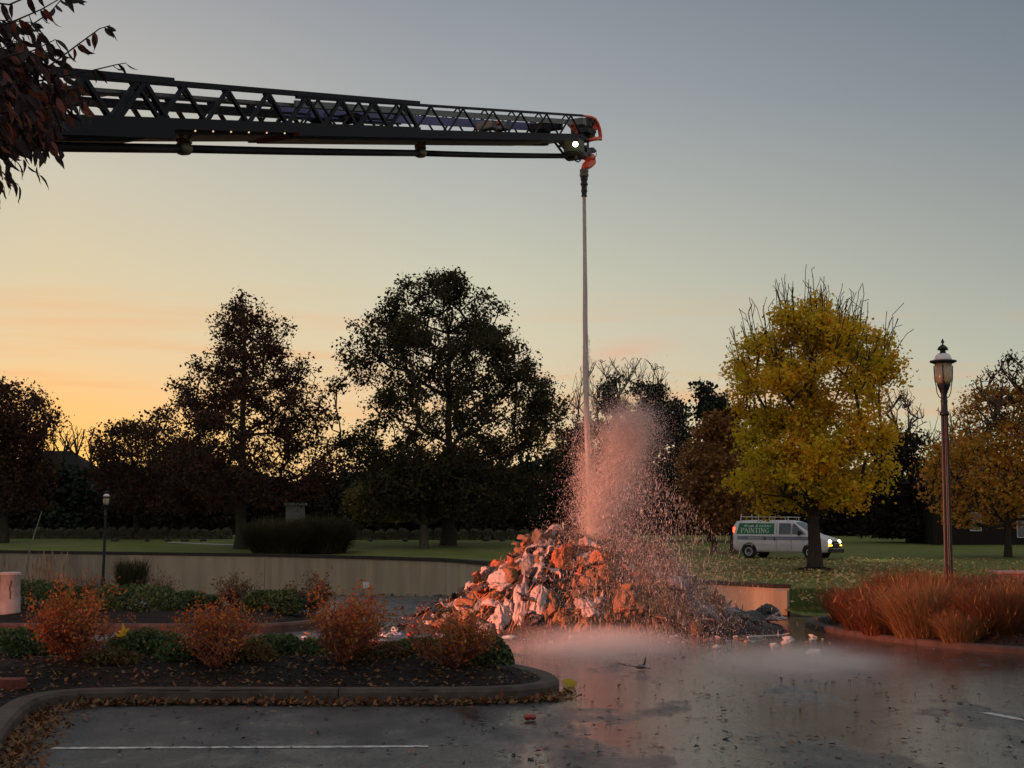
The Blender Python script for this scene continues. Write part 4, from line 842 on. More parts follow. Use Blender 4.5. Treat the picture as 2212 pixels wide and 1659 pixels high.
# handrails and cable trays seen through the lattice
for v0_, v1_, far, w_, m_ in ((195, 246, .1, .03, M_ALU), (207, 252, .42, .022, M_LADD), (216, 258, .55, .022, M_ALU), (199, 243, .72, .055, M_LADD), (228, 262, .3, .02, M_LADD)):
    mb = MB(); mb.beam(lp(-100, v0_-30, far), lp(905, v1_, far), w_, w_*1.3); loc_build(mb, 'cable_tray', m_, s2)
# keel boxes under the sections
def keel(u0, u1, v0a, v1a, th0, taper, root, width):
    mb = MB(); ue = u1-taper
    for u_a, u_b, ta, tb in ((u0, ue, th0, th0*.85), (ue, u1, th0*.85, .02)):
        f = (u_a-u0)/(u1-u0); g = (u_b-u0)/(u1-u0); va, vb = v0a+(v1a-v0a)*f, v0a+(v1a-v0a)*g; A, Bp = lp(u_a, va, .1), lp(u_b, vb, .1); A2, B2 = lp(u_a, va, width-.1), lp(u_b, vb, width-.1)
        vs = [A, Bp, B2, A2, A-LU*ta, Bp-LU*tb, B2-LU*tb, A2-LU*ta]; mb.add(vs, [(0, 1, 2, 3), (7, 6, 5, 4), (0, 4, 5, 1), (1, 5, 6, 2), (2, 6, 7, 3), (3, 7, 4, 0)])
    loc_build(mb, 'keel', M_LADD, root)
keel(-420, 380, 262, 285, .11, 70, s1, .98); keel(100, 868, 271, 283, .075, 90, s2, .84); keel(640, 1215, 289, 301, .055, 40, s3, .7)
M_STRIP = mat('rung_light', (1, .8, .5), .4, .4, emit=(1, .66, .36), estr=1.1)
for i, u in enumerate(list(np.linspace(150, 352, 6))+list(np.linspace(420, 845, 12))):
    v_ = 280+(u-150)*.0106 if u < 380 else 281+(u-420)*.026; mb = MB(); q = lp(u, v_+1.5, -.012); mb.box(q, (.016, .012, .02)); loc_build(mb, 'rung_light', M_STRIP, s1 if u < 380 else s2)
# water pipe under the ladder in three draws
wp = bpy.data.objects.new('water_pipe', None); link(wp, lad)
pv = ln2((0, 314), (1240, 337))
for u0, u1, r_ in ((-420, 390, .052), (388, 908, .048), (906, 1236, .045)):
    us = np.linspace(u0, u1, 8); mb = MB(); mb.tube([lf(u, pv(u)+(1.2*math.sin((u-u0)/(u1-u0)*math.pi) if u1 < 1000 else 1.5*math.sin((u-u0)/(u1-u0)*math.pi)), .35) for u in us], r_, 14); loc_build(mb, 'pipe', M_LADD, wp, smooth=True)
for u, sz in ((397, 1.0), (908, .95)):
    mb = MB(); c = lf(u, pv(u)-.5, .35); ax = (lf(u+10, pv(u+10), .35)-c).normalized()
    mb.tube([c-ax*.1, c-ax*.07, c-ax*.02, c+ax*.07, c+ax*.09], [.055, .074*sz, .08*sz, .074*sz, .055], 14); loc_build(mb, 'coupling', M_BRASS, wp, smooth=True)
    for s_ in (-.04, .09):
        mb = MB(); top = lf(u, pv(u)-34, .35)+ax*s_*1.2; mb.beam(c+ax*s_+LU*.06, top, .03, .04); loc_build(mb, 'hanger', M_LADD, wp)
    mb = MB(); mb.box(c+LU*.085, (.16, .14, .03)); loc_build(mb, 'saddle', M_BRASS, wp)
for u, v_, sz, m_, nm in ((1052, 272, (.16, .3, .13), M_ALU, 'bracket_plate'), (1083, 274, (.14, .26, .12), M_ALU, 'bracket_plate'), (1062, 268, (.1, .3, .06), M_RED, 'red_clamp'), (690, 255, (.2, .3, .08), M_BLUE, 'cable_box'), (760, 256, (.24, .3, .08), M_LADD, 'cable_box'), (1165, 278, (.3, .3, .12), M_LADD, 'cable_box'), (1190, 272, (.14, .4, .16), M_LADD, 'cable_box')):
    mb = MB(); mb.box((0, 0, 0), sz, Matrix.Rotation(math.pi/2-AZ, 3, 'Z')); c = lf(u, v_, .4); mb.v = [(a+c.x, b_+c.y, c_+c.z) for a, b_, c_ in mb.v]; loc_build(mb, nm, m_, s3, bevel=.01)
# ---- tip equipment
tp = bpy.data.objects.new('tip_assembly', None); link(tp, lad)
def tb(name, u, v, size, m, far=.3, bev=.008, rz=0.):
    mb = MB(); mb.box((0, 0, 0), size, Matrix.Rotation(math.pi/2-AZ+rz, 3, 'Z')); c = lf(u, v, far); mb.v = [(a+c.x, b_+c.y, c_+c.z) for a, b_, c_ in mb.v]; return loc_build(mb, name, m, tp, bevel=bev)
def tt_(name, pts, r_, m, n=8, far=.3):
    mb = MB(); mb.tube([lf(u, v, far) if len(q_) == 0 else lf(u, v, q_[0]) for u, v, *q_ in pts], r_, n); return loc_build(mb, name, m, tp, smooth=True)
tb('control_box', 1246, 265, (.15, .3, .12), M_ALU, .12); tb('control_box', 1260, 267, (.16, .3, .16), M_BLK, .2)
tb('winch_housing', 1258, 283, (.26, .34, .13), M_BLK, .25); tb('winch_housing', 1264, 293, (.22, .3, .12), M_BLK, .25)
tb('camera', 1277, 265, (.13, .14, .1), M_BLK, .2, .02, .3); tb('camera', 1279, 285, (.12, .12, .07), M_BLK, .2, .015, -.3)
tb('lamp_bracket', 1256, 303, (.2, .25, .06), M_BLK, .2); tb('swivel_body', 1248, 334, (.34, .26, .12), M_BLK, .32, .02); tb('motor', 1262, 329, (.24, .2, .14), M_BLK, .3, .02)
tb('valve', 1276, 325, (.18, .16, .07), M_ALU, .28, .02); tb('drop_bracket', 1222, 306, (.4, .2, .06), M_BLK, .34); tb('lower_clamp', 1234, 340, (.16, .2, .1), M_BLK, .34, .02)
for a, b_ in (((1195, 303), (1216, 331)), ((1204, 303), (1228, 331)), ((1258, 306), (1258, 330)), ((1270, 306), (1270, 330)), ((1258, 316), (1270, 316)), ((1205, 316), (1232, 314)), ((1217, 331), (1240, 331))):
    tt_('strut', [a, b_], .022, M_BLK, 6)
tt_('hose', [(1240, 340), (1243, 347), (1249, 350), (1254, 346)], .012, M_BLK, 6, .2)
tt_('hose', [(1214, 313), (1220, 322), (1230, 322), (1236, 318)], .01, M_BLK, 6, .2)
tt_('cable', [(1281, 318), (1288, 325), (1288, 336), (1283, 345)], .006, M_BLK, 5, .2)
# red hoop guard around the end
for far in (0., .62):
    tt_('red_guard', [(1254, 249.5, far), (1266, 251, far), (1276, 252.5, far), (1285, 257, far), (1291, 267, far), (1295, 280, far), (1297, 293, far), (1297, 303, far)], [.018, .02, .024, .03, .034, .036, .036, .03], M_RED, 8)
tt_('red_guard', [(1297, 299, 0.), (1285, 300, 0.), (1270, 303, 0.1)], .034, M_RED, 8)
tt_('red_guard', [(1296, 285, 0.), (1296, 285, .62)], .02, M_RED, 8)
mb = MB(); mb.box((0, 0, 0), (.05, .2, .12), Matrix.Rotation(math.pi/2-AZ, 3, 'Z')); c = lf(1279, 275, .2); mb.v = [(a+c.x, b_+c.y, c_+c.z) for a, b_, c_ in mb.v]; loc_build(mb, 'red_plate', M_RED, tp, bevel=.01)
tt_('red_brace', [(1236, 262), (1240, 272), (1245, 285), (1246, 292)], .022, M_RED, 6, .05); tt_('red_brace', [(1226, 268), (1240, 285)], .014, M_RED, 6, .05)
# flood lamp, lit
M_FLOOD = mat('flood_lamp_lit', (1, 1, .95), .3, .4, emit=(.93, 1, .82), estr=10)
tb('flood_lamp', 1240, 318, (.24, .3, .24), mat('flood_housing', (.06, .065, .035), .5, .4), .08, .02)
mb = MB(); mb.lathe([(0, .012), (.028, .012), (.046, 0)], 18); q = lf(1243, 311.5, -.075); dv = (Vector((0, 0, CAMZ))-q).normalized(); Mr = dv.to_track_quat('Z', 'Y').to_matrix(); mb.v = [tuple(Mr @ Vector(w)+q+dv*.02) for w in mb.v]; loc_build(mb, 'flood_lens', M_FLOOD, tp)
# monitor elbow and nozzle
NZ = lf(1262, 425, .3)
el = [(1262, 337), (1269, 338), (1275, 342), (1276, 349), (1271, 355), (1265, 359), (1263, 366)]
mb = MB(); mb.tube([lf(u, v_, .3) for u, v_ in el], [.07, .085, .1, .1, .085, .072, .065], 14); loc_build(mb, 'monitor_elbow', M_RED, tp, smooth=True)
top = lf(1263, 366, .3); k_ = (top.z-NZ.z)
mb = MB(); mb.lathe([(.06, 0), (.078, -.01), (.078, -.06), (.066, -.065), (.066, -.08), (.08, -.085), (.08, -.13), (.066, -.14)], 18, c=(NZ.x, NZ.y, top.z)); loc_build(mb, 'coupling_ring', M_ALU, tp, smooth=True)
pr_ = [(.066, .14), (.066, .14+.05), (.055, .22), (.055, k_*.5), (.068, k_*.53), (.068, k_*.57), (.05, k_*.62), (.05, k_*.75), (.058, k_*.77), (.058, k_*.8), (.046, k_*.86), (.046, k_-.02), (.052, k_-.015), (.052, k_)]
mb = MB(); mb.lathe([(r_, -z_) for r_, z_ in pr_], 18, c=(NZ.x, NZ.y, top.z)); loc_build(mb, 'nozzle', M_BLK, tp, smooth=True)
# ------------------------------------------------------------------ heap of refuse
RX = [-1.9, -1.65, -.87, -.54, -.05, .52, 1.18, 1.6, 2.4, 2.8, 3.2, 3.6, 4.0, 4.5, 4.9]; RZ = [0, .26, .55, .98, 1.24, 1.62, 1.74, 1.66, 1.45, 1.18, .76, .42, .26, .12, 0]
YC = 27.0
def pile_h(x, y):
    x = np.asarray(x, float); y = np.asarray(y, float); rz = np.interp(x, RX, RZ); hd = .55+1.35*np.sqrt(np.maximum(rz, 0)/1.74)*1.25; t_ = np.clip((y-YC)/np.where(y < YC, hd, hd*.9), -1, 1)
    n = vnoise(np.stack([x.ravel(), y.ravel(), 0*x.ravel()], 1), 9, 2.6).reshape(x.shape)-.5
    return rz*(1-np.abs(t_)**1.7)**.85*(1+.28*n)
def pile_hit(u, v):
    a = Vector((0, 0, CAMZ)); d = (at(u, v, 30)-a)/30
    for k in np.arange(22, 30, .03):
        p = a+d*k
        if p.z <= max(float(pile_h(p.x, p.y)), 0): return p
    return a+d*27
def pile_n(x, y):
    e = .08; gx = float(pile_h(x+e, y)-pile_h(x-e, y))/(2*e); gy = float(pile_h(x, y+e)-pile_h(x, y-e))/(2*e); return Vector((-gx, -gy, 1)).normalized()
M_HEAP = mat('wet_debris', (.035, .024, .018), .7, .4, col2=(.014, .011, .01), nscale=7, bump=1., bscale=14)
xs = np.linspace(-2, 5, 110); ys = np.linspace(24.2, 29.6, 84)
def keep(c, q): return q[:, :, 2].max(1) > .012
o = grid('debris_heap', xs, ys, lambda X, Y: pile_h(X, Y)-.05+.08*vnoise(np.stack([X.ravel(), Y.ravel(), 0*X.ravel()], 1), 3, 8).reshape(X.shape)*(pile_h(X, Y) > .05), M_HEAP, keep, 'stuff')
# matted strands: straw, paper strips, twigs
STRAND = mat('strand', (.12, .06, .03), .75, .3, island=[(.08, .045, .03), (.26, .11, .05), (.42, .18, .08), (.16, .08, .045), (.42, .3, .22)], transl=.15)
def strands(n, xr, seed, ln, wd, zoff):
    r = np.random.default_rng(seed); x = r.normal(xr[0], xr[1], n); y = r.uniform(24.8, 28.2, n); h = pile_h(x, y); ok = h > .06; x, y, h = x[ok], y[ok], h[ok]; n = len(x); e = .06
    gx = (pile_h(x+e, y)-pile_h(x-e, y))/(2*e); gy = (pile_h(x, y+e)-pile_h(x, y-e))/(2*e); dn = np.stack([-gx, -gy, -(gx*gx+gy*gy)], 1)+r.normal(size=(n, 3))*.45; dn /= np.linalg.norm(dn, axis=1, keepdims=True)
    nrm = np.stack([-gx, -gy, np.ones(n)], 1); nrm /= np.linalg.norm(nrm, axis=1, keepdims=True); sd = np.cross(dn, nrm); sd /= np.maximum(np.linalg.norm(sd, axis=1, keepdims=True), 1e-6)
    c = np.stack([x, y, h], 1)+nrm*r.uniform(0, zoff, n)[:, None]; l = ln*r.uniform(.4, 1.6, n); w = wd*r.uniform(.4, 1.8, n)
    vs, fs = leaf_quads(c, dn, sd, l, w); return meta(mesh_np('matted_debris', vs, fs, STRAND), kind='stuff')
strands(6000, (2.3, .85), 3, .22, .022, .1); strands(900, (-.6, .7), 4, .2, .02, .05)
# bags
def bag_mesh(seed, tall=1.0, knot=True, sub=5, crumple=.22):
    """stuffed plastic bag: pillow shape, bulges, thin creases that run to the tie, flat foot"""
    bm = bmesh.new(); bmesh.ops.create_icosphere(bm, subdivisions=sub, radius=1); D_ = np.array([w.co[:] for w in bm.verts])
    V = D_.copy(); ang = np.arctan2(D_[:, 1], D_[:, 0]); up_ = np.clip(D_[:, 2]*.5+.5, 0, 1)
    bulge = .75*(vnoise(D_+seed*3.1, seed, 1.25)-.5)+.28*(vnoise(D_+seed, seed+4, 2.6)-.5)
    q = np.stack([np.cos(ang)*2.4, np.sin(ang)*2.4, D_[:, 2]*.55], 1)
    def fold(sc, k, wdt): n = vnoise(q+seed*1.7+k, seed+k, sc)-.5; return np.exp(-(n/wdt)**2)
    folds = .12*fold(1.0, 1, .07)+.09*fold(1.9, 2, .07)+.05*fold(3.4, 3, .08)
    n_ = vnoise(D_*2.2+seed, seed+7, 1.3)-.5; cr_ = .10*np.exp(-(n_/.05)**2)
    rad = 1+bulge-(folds*(.35+.85*up_**2)+cr_)*(crumple/.27)
    V = V*rad[:, None]; V[:, :2] *= (1.12-.22*D_[:, 2])[:, None]
    if knot:
        nk = sm(.8, 1.0, D_[:, 2]); V[:, :2] *= (1-.72*nk)[:, None]; V[:, 2] += .16*nk; V[:, 0] += .2*nk*math.sin(seed*2.)
    V[:, 2] = np.where(V[:, 2] < -.6, -.6+(V[:, 2]+.6)*.25, V[:, 2]); V[:, 2] *= tall
    for w, q in zip(bm.verts, V): w.co = q
    me = bpy.data.meshes.new('trash_bag'); bm.to_mesh(me); bm.free()
    me.polygons.foreach_set('use_smooth', np.ones(len(me.polygons), bool)); return me
def sheet_mesh(seed):
    """torn crumpled sheet of film or cloth"""
    r = np.random.default_rng(seed); n = 22; X, Y = np.meshgrid(np.linspace(-1, 1, n), np.linspace(-1, 1, n)); q = np.stack([X.ravel(), Y.ravel(), 0*X.ravel()], 1); ang = np.arctan2(q[:, 1], q[:, 0])
    edge = 1-.45*vnoise(np.stack([np.cos(ang)*2.2, np.sin(ang)*2.2, 0*ang], 1)+seed, seed+5, 1.3)*np.hypot(q[:, 0], q[:, 1])
    rg_ = lambda sc, k: np.abs(vnoise(q*np.array([1, .45, 1])+seed*2.3, seed+k, sc)-.5)
    Z = .9*(vnoise(q+seed, seed, 1.3)-.5)+.9*rg_(2.2, 1)+.45*rg_(5., 2)-.3*(np.hypot(X, Y).ravel()**2); V = np.stack([q[:, 0]*edge, q[:, 1]*edge*.85, Z], 1)
    top = V; bot = V-np.array([0, 0, .015]); i = np.arange((n-1)*(n-1)); a = i//(n-1)*n+i % (n-1); f1 = np.stack([a, a+1, a+n+1, a+n], 1); f2 = f1[:, ::-1]+n*n
    me = bpy.data.meshes.new('sheet'); me.from_pydata(np.vstack([top, bot]).tolist(), [], np.vstack([f1, f2]).tolist()); me.update(); me.polygons.foreach_set('use_smooth', np.ones(len(me.polygons), bool)); return me
BM_ = [bag_mesh(i, [1., 1.25, .8, 1.5, .95, .75, 1.1, .85, 1., .7][i], knot=i in (1, 3, 7), crumple=.27+.04*(i % 4)) for i in range(10)]
SM_ = [sheet_mesh(i) for i in range(4)]
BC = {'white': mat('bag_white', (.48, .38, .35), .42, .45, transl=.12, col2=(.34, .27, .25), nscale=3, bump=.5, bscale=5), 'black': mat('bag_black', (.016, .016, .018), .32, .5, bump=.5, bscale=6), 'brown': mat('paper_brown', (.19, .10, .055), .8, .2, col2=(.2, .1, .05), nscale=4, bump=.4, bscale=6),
      'grey': mat('bag_grey', (.16, .15, .15), .5, .4, col2=(.1, .1, .1), nscale=3, bump=.5, bscale=6), 'orange': mat('cloth_orange', (.36, .12, .05), .75, .2, col2=(.22, .075, .035), nscale=3, bump=.4, bscale=6)}
meshcache = {}
def bag(kind, colr, loc, size, rot, label, cat='trash bag', group=None, name='trash_bag'):
    src = (SM_ if kind == 's' else BM_)[size[3] if len(size) > 3 else 0]; key = (src.name, colr)
    if key not in meshcache:
        me = src.copy(); me.name = name; me.materials.clear(); me.materials.append(BC[colr]); meshcache[key] = me
    o = bpy.data.objects.new(name, meshcache[key]); link(o); o.location = loc; o.scale = size[:3]; o.rotation_euler = rot; return meta(o, label, cat, group)
px = 26.0/F
hero = [ # u, v, width px, height px, kind/colour, mesh, label
 (1128, 1312, 34, 78, 'b', 'white', 3, 'tall pleated white bag standing near the front of the heap'),
 (1164, 1302, 44, 64, 'b', 'white', 1, 'big smooth white bag right of the tall pleated one'),
 (1193, 1302, 30, 52, 'b', 'brown', 6, 'tan paper sack right of the big smooth white bag'),
 (1096, 1246, 50, 42, 'b', 'white', 4, 'large white bag high on the left shoulder of the heap'),
 (1078, 1262, 46, 26, 'b', 'white', 5, 'flattened white bag under the large one on the left shoulder'),
 (1080, 1338, 40, 60, 'b', 'white', 0, 'crumpled white bag at the lower left of the heap'),
 (1097, 1322, 26, 52, 'b', 'white', 7, 'narrow tied white bag left of the tall pleated one'),
 (1052, 1362, 46, 28, 'b', 'white', 8, 'slumped white bag at the foot of the heap by the red bush'),
 (1075, 1232, 70, 40, 's', 'black', 0, 'black plastic sheet draped over the left shoulder of the heap'),
 (1058, 1250, 40, 46, 's', 'black', 1, 'dark ribbed cover hanging on the left edge of the heap'),
 (1178, 1173, 34, 46, 'b', 'grey', 5, 'grey metal sided box like bundle at the left top of the heap'),
 (1192, 1188, 32, 28, 'b', 'white', 4, 'small pink lit white bag at the left top of the heap'),
 (1212, 1212, 50, 62, 'b', 'orange', 6, 'orange tan cloth bundle below the top of the heap'),
 (1232, 1190, 36, 34, 'b', 'orange', 2, 'bright orange bag near the top of the heap'),
 (1162, 1240, 26, 44, 'b', 'white', 6, 'upright white bag in the middle of the left slope'),
 (1145, 1226, 30, 52, 'b', 'grey', 1, 'grey bag wedged on the upper left slope'),
 (1118, 1222, 44, 26, 'b', 'brown', 5, 'brown sack along the upper left edge of the heap'),
 (1108, 1274, 60, 24, 's', 'black', 2, 'black folded sheet across the middle of the left slope'),
 (1160, 1277, 64, 26, 's', 'grey', 3, 'wet grey rug draped above the big smooth white bag'),
 (1020, 1296, 60, 44, 'b', 'brown', 2, 'shaggy brown bundle left of the heap behind the red bush'),
 (1066, 1298, 40, 52, 'b', 'orange', 9, 'orange brown rag bundle left of the tall pleated bag'),
 (1296, 1212, 40, 52, 'b', 'orange', 4, 'round orange bag in the falling water near the top'),
 (1350, 1300, 76, 60, 'b', 'brown', 2, 'broad brown bundle in the middle of the falling water'),
 (1296, 1318, 26, 44, 'b', 'white', 3, 'narrow pale bag standing in the lower centre of the heap'),
 (1432, 1308, 22, 34, 'b', 'orange', 1, 'small orange bag low on the right side of the heap'),
 (1505, 1318, 54, 54, 'b', 'grey', 0, 'large grey bag at the right shoulder of the heap'),
 (1462, 1262, 50, 40, 'b', 'grey', 4, 'grey bag high on the right slope of the heap'),
 (1530, 1336, 40, 44, 'b', 'grey', 6, 'smaller grey bag at the right foot of the heap'),
 (1590, 1330, 150, 70, 's', 'black', 1, 'long black tarp trailing off the right end of the heap'),
 (885, 1338, 58, 40, 'b', 'black', 5, 'dark lidded container lying left of the heap'),
 (932, 1306, 62, 36, 'b', 'black', 2, 'black bag lying at the far left end of the heap'),
 (1672, 1328, 44, 26, 'b', 'white', 2, 'white bag lying by the right end of the wall'),
 (1656, 1320, 34, 38, 'b', 'black', 4, 'black bag against the end of the low wall'),
 (1268, 1345, 44, 34, 'b', 'brown', 4, 'brown wet bag at the front foot of the heap'),
 (1216, 1335, 40, 36, 'b', 'brown', 7, 'torn brown bag below the tan paper sack'),
]
rr = random.Random(8)
for u, v_, w, h, kd, cl, mi, lb in hero:
    p = pile_hit(u, v_); on = float(pile_h(p.x, p.y)) > .05; n = pile_n(p.x, p.y) if on else Vector((0, 0, 1)); s = p.y/F
    q = p-Vector((0, .0, 0))-n*(w*s*.12); 
    sz = (w*s*.62, w*s*.52, h*s*.58, mi) if kd == 'b' else (w*s*.6, w*s*.45, h*s*.7, mi)
    rot = (rr.uniform(-.2, .2), rr.uniform(-.2, .2), rr.uniform(0, 6.28)) if kd == 'b' else (R(40)+rr.uniform(-.2, .2), rr.uniform(-.3, .3), rr.uniform(-.5, .5))
    if not on: q.z = max(q.z, h*s*.3)
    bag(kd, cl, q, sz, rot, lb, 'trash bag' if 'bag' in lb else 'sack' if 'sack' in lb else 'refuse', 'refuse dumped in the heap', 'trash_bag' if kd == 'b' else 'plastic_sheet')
words = {'white': 'crumpled white bag in the heap', 'brown': 'soggy brown bundle in the heap', 'grey': 'wet grey bag in the heap', 'black': 'shiny black bag in the heap', 'orange': 'orange rag bundle in the heap'}
for i in range(150):
    x = rr.uniform(-1.3, 4.1); y = rr.uniform(24.9, 27.6); hgt = float(pile_h(x, y))
    if hgt < .1: continue
    if x < .9: cl = rr.choice(['white', 'white', 'black', 'brown', 'grey', 'black'])
    elif x < 2.4: cl = rr.choice(['brown', 'orange', 'brown', 'white', 'orange', 'grey'])
    else: cl = rr.choice(['grey', 'grey', 'brown', 'white', 'black', 'grey'])
    s = rr.uniform(.08, .2); n = pile_n(x, y)
    bag('b', cl, Vector((x, y, hgt))-n*s*.25, (s, s*rr.uniform(.7, 1), s*rr.uniform(.6, 1.1), rr.randrange(10)), (rr.uniform(-.7, .7), rr.uniform(-.7, .7), rr.uniform(0, 6.28)), words[cl]+(', left slope' if x < .6 else ', middle slope' if x < 2.2 else ', right slope')+(' near the foot' if hgt < .5 else ' halfway up' if hgt < 1.1 else ' near the top'), 'trash bag' if 'bag' in words[cl] else 'refuse', 'refuse packed in the heap')
for i in range(95):      # torn sheets of film, cloth and paper lying over the bags
    x = rr.uniform(-1.2, 4.2); y = rr.uniform(24.7, 27.2); hgt = float(pile_h(x, y))
    if hgt < .1: continue
    cl = rr.choice(['white', 'white', 'black', 'brown', 'black', 'orange']) if x < .9 else rr.choice(['brown', 'orange', 'brown', 'white', 'black', 'orange']) if x < 2.4 else rr.choice(['grey', 'black', 'brown', 'white', 'black', 'grey'])
    n = pile_n(x, y); s_ = rr.uniform(.1, .24); e = n.to_track_quat('Z', 'Y').to_euler()
    wd_ = {'white': 'torn pale plastic film over the heap', 'black': 'torn black plastic film over the heap', 'brown': 'soaked brown cloth over the heap', 'orange': 'orange brown cloth over the heap', 'grey': 'torn grey plastic film over the heap'}[cl]
    bag('s', cl, Vector((x, y, hgt))+n*s_*rr.uniform(.1, .35), (s_*rr.uniform(.6, 1.2), s_, s_*rr.uniform(.5, .9), rr.randrange(4)), (e.x+rr.uniform(-.5, .5), e.y+rr.uniform(-.5, .5), rr.uniform(0, 6.28)), wd_+(', left slope' if x < .6 else ', middle slope' if x < 2.2 else ', right slope')+(' near the foot' if hgt < .5 else ' halfway up' if hgt < 1.1 else ' near the top'), 'refuse', 'torn sheets in the heap', 'plastic_sheet')
# boards and cartons sticking out of the heap
M_WOOD = mat('wet_board', (.16, .09, .05), .7, .3, col2=(.09, .05, .03), nscale=4, stretch=(1, 8, 8)); M_CARD = mat('cardboard', (.14, .10, .075), .85, .2, col2=(.08, .06, .045), nscale=5)
for u, v_, ln_, rot, lb in ((1175, 1310, .7, (.1, .35, .2), 'dark wet board lying across the foot of the heap'), (1245, 1322, .8, (.05, -.2, -.1), 'long wet board low in the middle of the heap'), (1120, 1208, .75, (.2, -.55, .3), 'pale board sloping up the left edge of the heap'), (1330, 1262, .6, (.1, .6, .4), 'short board standing out of the falling water'), (1405, 1330, .55, (.2, .2, -.5), 'short dark board at the right foot of the heap'), (1010, 1332, .6, (.1, -.25, .2), 'thin board at the far left foot of the heap')):
    p = pile_hit(u, v_); mb = MB(); mb.box((0, 0, 0), (ln_, .1, .028)); o = mb.build('board', M_WOOD, bevel=.003); o.location = p+Vector((0, -.05, .03)); o.rotation_euler = rot; meta(o, lb, 'board', 'boards in the heap')
for u, v_, s_, rot, lb in ((1180, 1166, .15, (.3, .3, .5), 'crushed open carton at the left top of the heap'), (1258, 1285, .12, (.3, -.5, .2), 'flattened brown carton in the middle of the heap')):
    p = pile_hit(u, v_); mb = MB(); r_ = random.Random(u); bm = bmesh.new(); bmesh.ops.create_cube(bm, size=1); bmesh.ops.subdivide_edges(bm, edges=bm.edges[:], cuts=3, use_grid_fill=True)
    for w in bm.verts: w.co = Vector((w.co.x*1.4*s_*2, w.co.y*s_*2, w.co.z*s_*1.3))+Vector((r_.gauss(0, 1), r_.gauss(0, 1), r_.gauss(0, 1)))*s_*.08
    me = bpy.data.meshes.new('carton'); bm.to_mesh(me); bm.free(); me.materials.append(M_CARD); o = bpy.data.objects.new('carton', me); link(o); o.location = p; o.rotation_euler = rot; meta(o, lb, 'carton', 'cartons in the heap')
# bits of litter washed out over the ground
M_LITTER = [mat('litter_white', (.42, .39, .36), .6, .3), mat('litter_red', (.4, .05, .04), .5, .4), mat('litter_brown', (.2, .12, .07), .8, .2), mat('litter_blue', (.16, .2, .3), .6, .3)]
LM = []
for i in range(6):
    bm = bmesh.new(); bmesh.ops.create_icosphere(bm, subdivisions=2, radius=1); V = np.array([w.co[:] for w in bm.verts]); f = vnoise(V+i*7, i, 2.)
    for w, k_ in zip(bm.verts, f): w.co = w.co*(.55+.8*k_); w.co.z *= .55
    me = bpy.data.meshes.new('litter'); bm.to_mesh(me); bm.free(); LM.append(me)
cnt = 0; cache = {}
GL_ = {0: 'small scrap of pale litter washed out around the heap', 1: 'small scrap of red litter washed out around the heap', 2: 'small scrap of brown litter washed out around the heap', 3: 'small scrap of bluish litter washed out around the heap'}
for i in range(120):
    zone = i % 5
    if zone < 3: x, y = rr.gauss(-1.5, .75), rr.uniform(20.8, 27)
    elif zone == 3: x, y = rr.uniform(-.5, 4.5), rr.uniform(23.2, 25)
    else: x, y = rr.uniform(2.6, 4.9), rr.uniform(22.5, 27.5)
    if in_poly(np.array([x]), np.array([y]), [tuple(p) for p in k1])[0] or in_poly(np.array([x]), np.array([y]), [tuple(p) for p in k2])[0]: continue
    mi = rr.choices((0, 1, 2, 3), (6, 1, 3, 1))[0]; s = rr.uniform(.025, .075)*(1 if zone < 3 else .6); z = max(float(pile_h(x, y)), 0)
    key = (i % 6, mi)
    if key not in cache:
        me = LM[i % 6].copy(); me.name = 'litter'; me.materials.append(M_LITTER[mi]); cache[key] = me
    o = bpy.data.objects.new('litter', cache[key]); link(o); o.location = (x, y, z+s*.3); o.scale = (s*rr.uniform(1, 2), s, s); o.rotation_euler = (rr.uniform(-.3, .3), rr.uniform(-.3, .3), rr.uniform(0, 6)); meta(o, GL_[mi], 'litter', 'litter washed out around the heap')
# loose pieces in the lane in front
for u, v_, s, mi, lb in ((1757, 1416, .09, 0, 'pale crumpled bag lying alone in the lane to the right'), (1548, 1402, .055, 0, 'pale scrap standing in the mist before the heap'), (1702, 1386, .08, 0, 'pale crumpled paper by the right end of the heap'), (1672, 1398, .06, 0, 'small white wad left of the crumpled paper'), (1755, 1384, .04, 0, 'round pink lit ball of paper near the right kerb')):
    p = gnd(u, v_); me = LM[int(u) % 6].copy(); me.name = 'litter'; me.materials.append(M_LITTER[mi]); o = bpy.data.objects.new('litter', me); link(o); o.location = (p.x, p.y, s*.35); o.scale = (s*1.2, s, s*1.3); meta(o, lb, 'litter')
# crushed red can in the bay
p = gnd(1145, 1557); t = thing('drink_can', 'crushed red drink can lying at the edge of the wet bay', 'can', (p.x, p.y, .035), .3)
mb = MB(); mb.lathe([(.0, -.055), (.026, -.055), (.033, -.045), (.033, -.01), (.027, .0), (.033, .012), (.032, .045), (.026, .055)], 16, lambda k, i: 1+.08*math.sin(k*1.7+i)); mb.v = [(c_*.9, a*.85, b_*.85) for a, b_, c_ in mb.v]; mb.build('shell', mat('can_red', (.26, .05, .04), .3, .5, metal=.3), t, True)
mb = MB(); mb.lathe([(0, .056), (.024, .056), (.027, .052)], 16); mb.v = [(c_*.9, a*.85, b_*.85) for a, b_, c_ in mb.v]; mb.build('lid', M_CHROME, t)
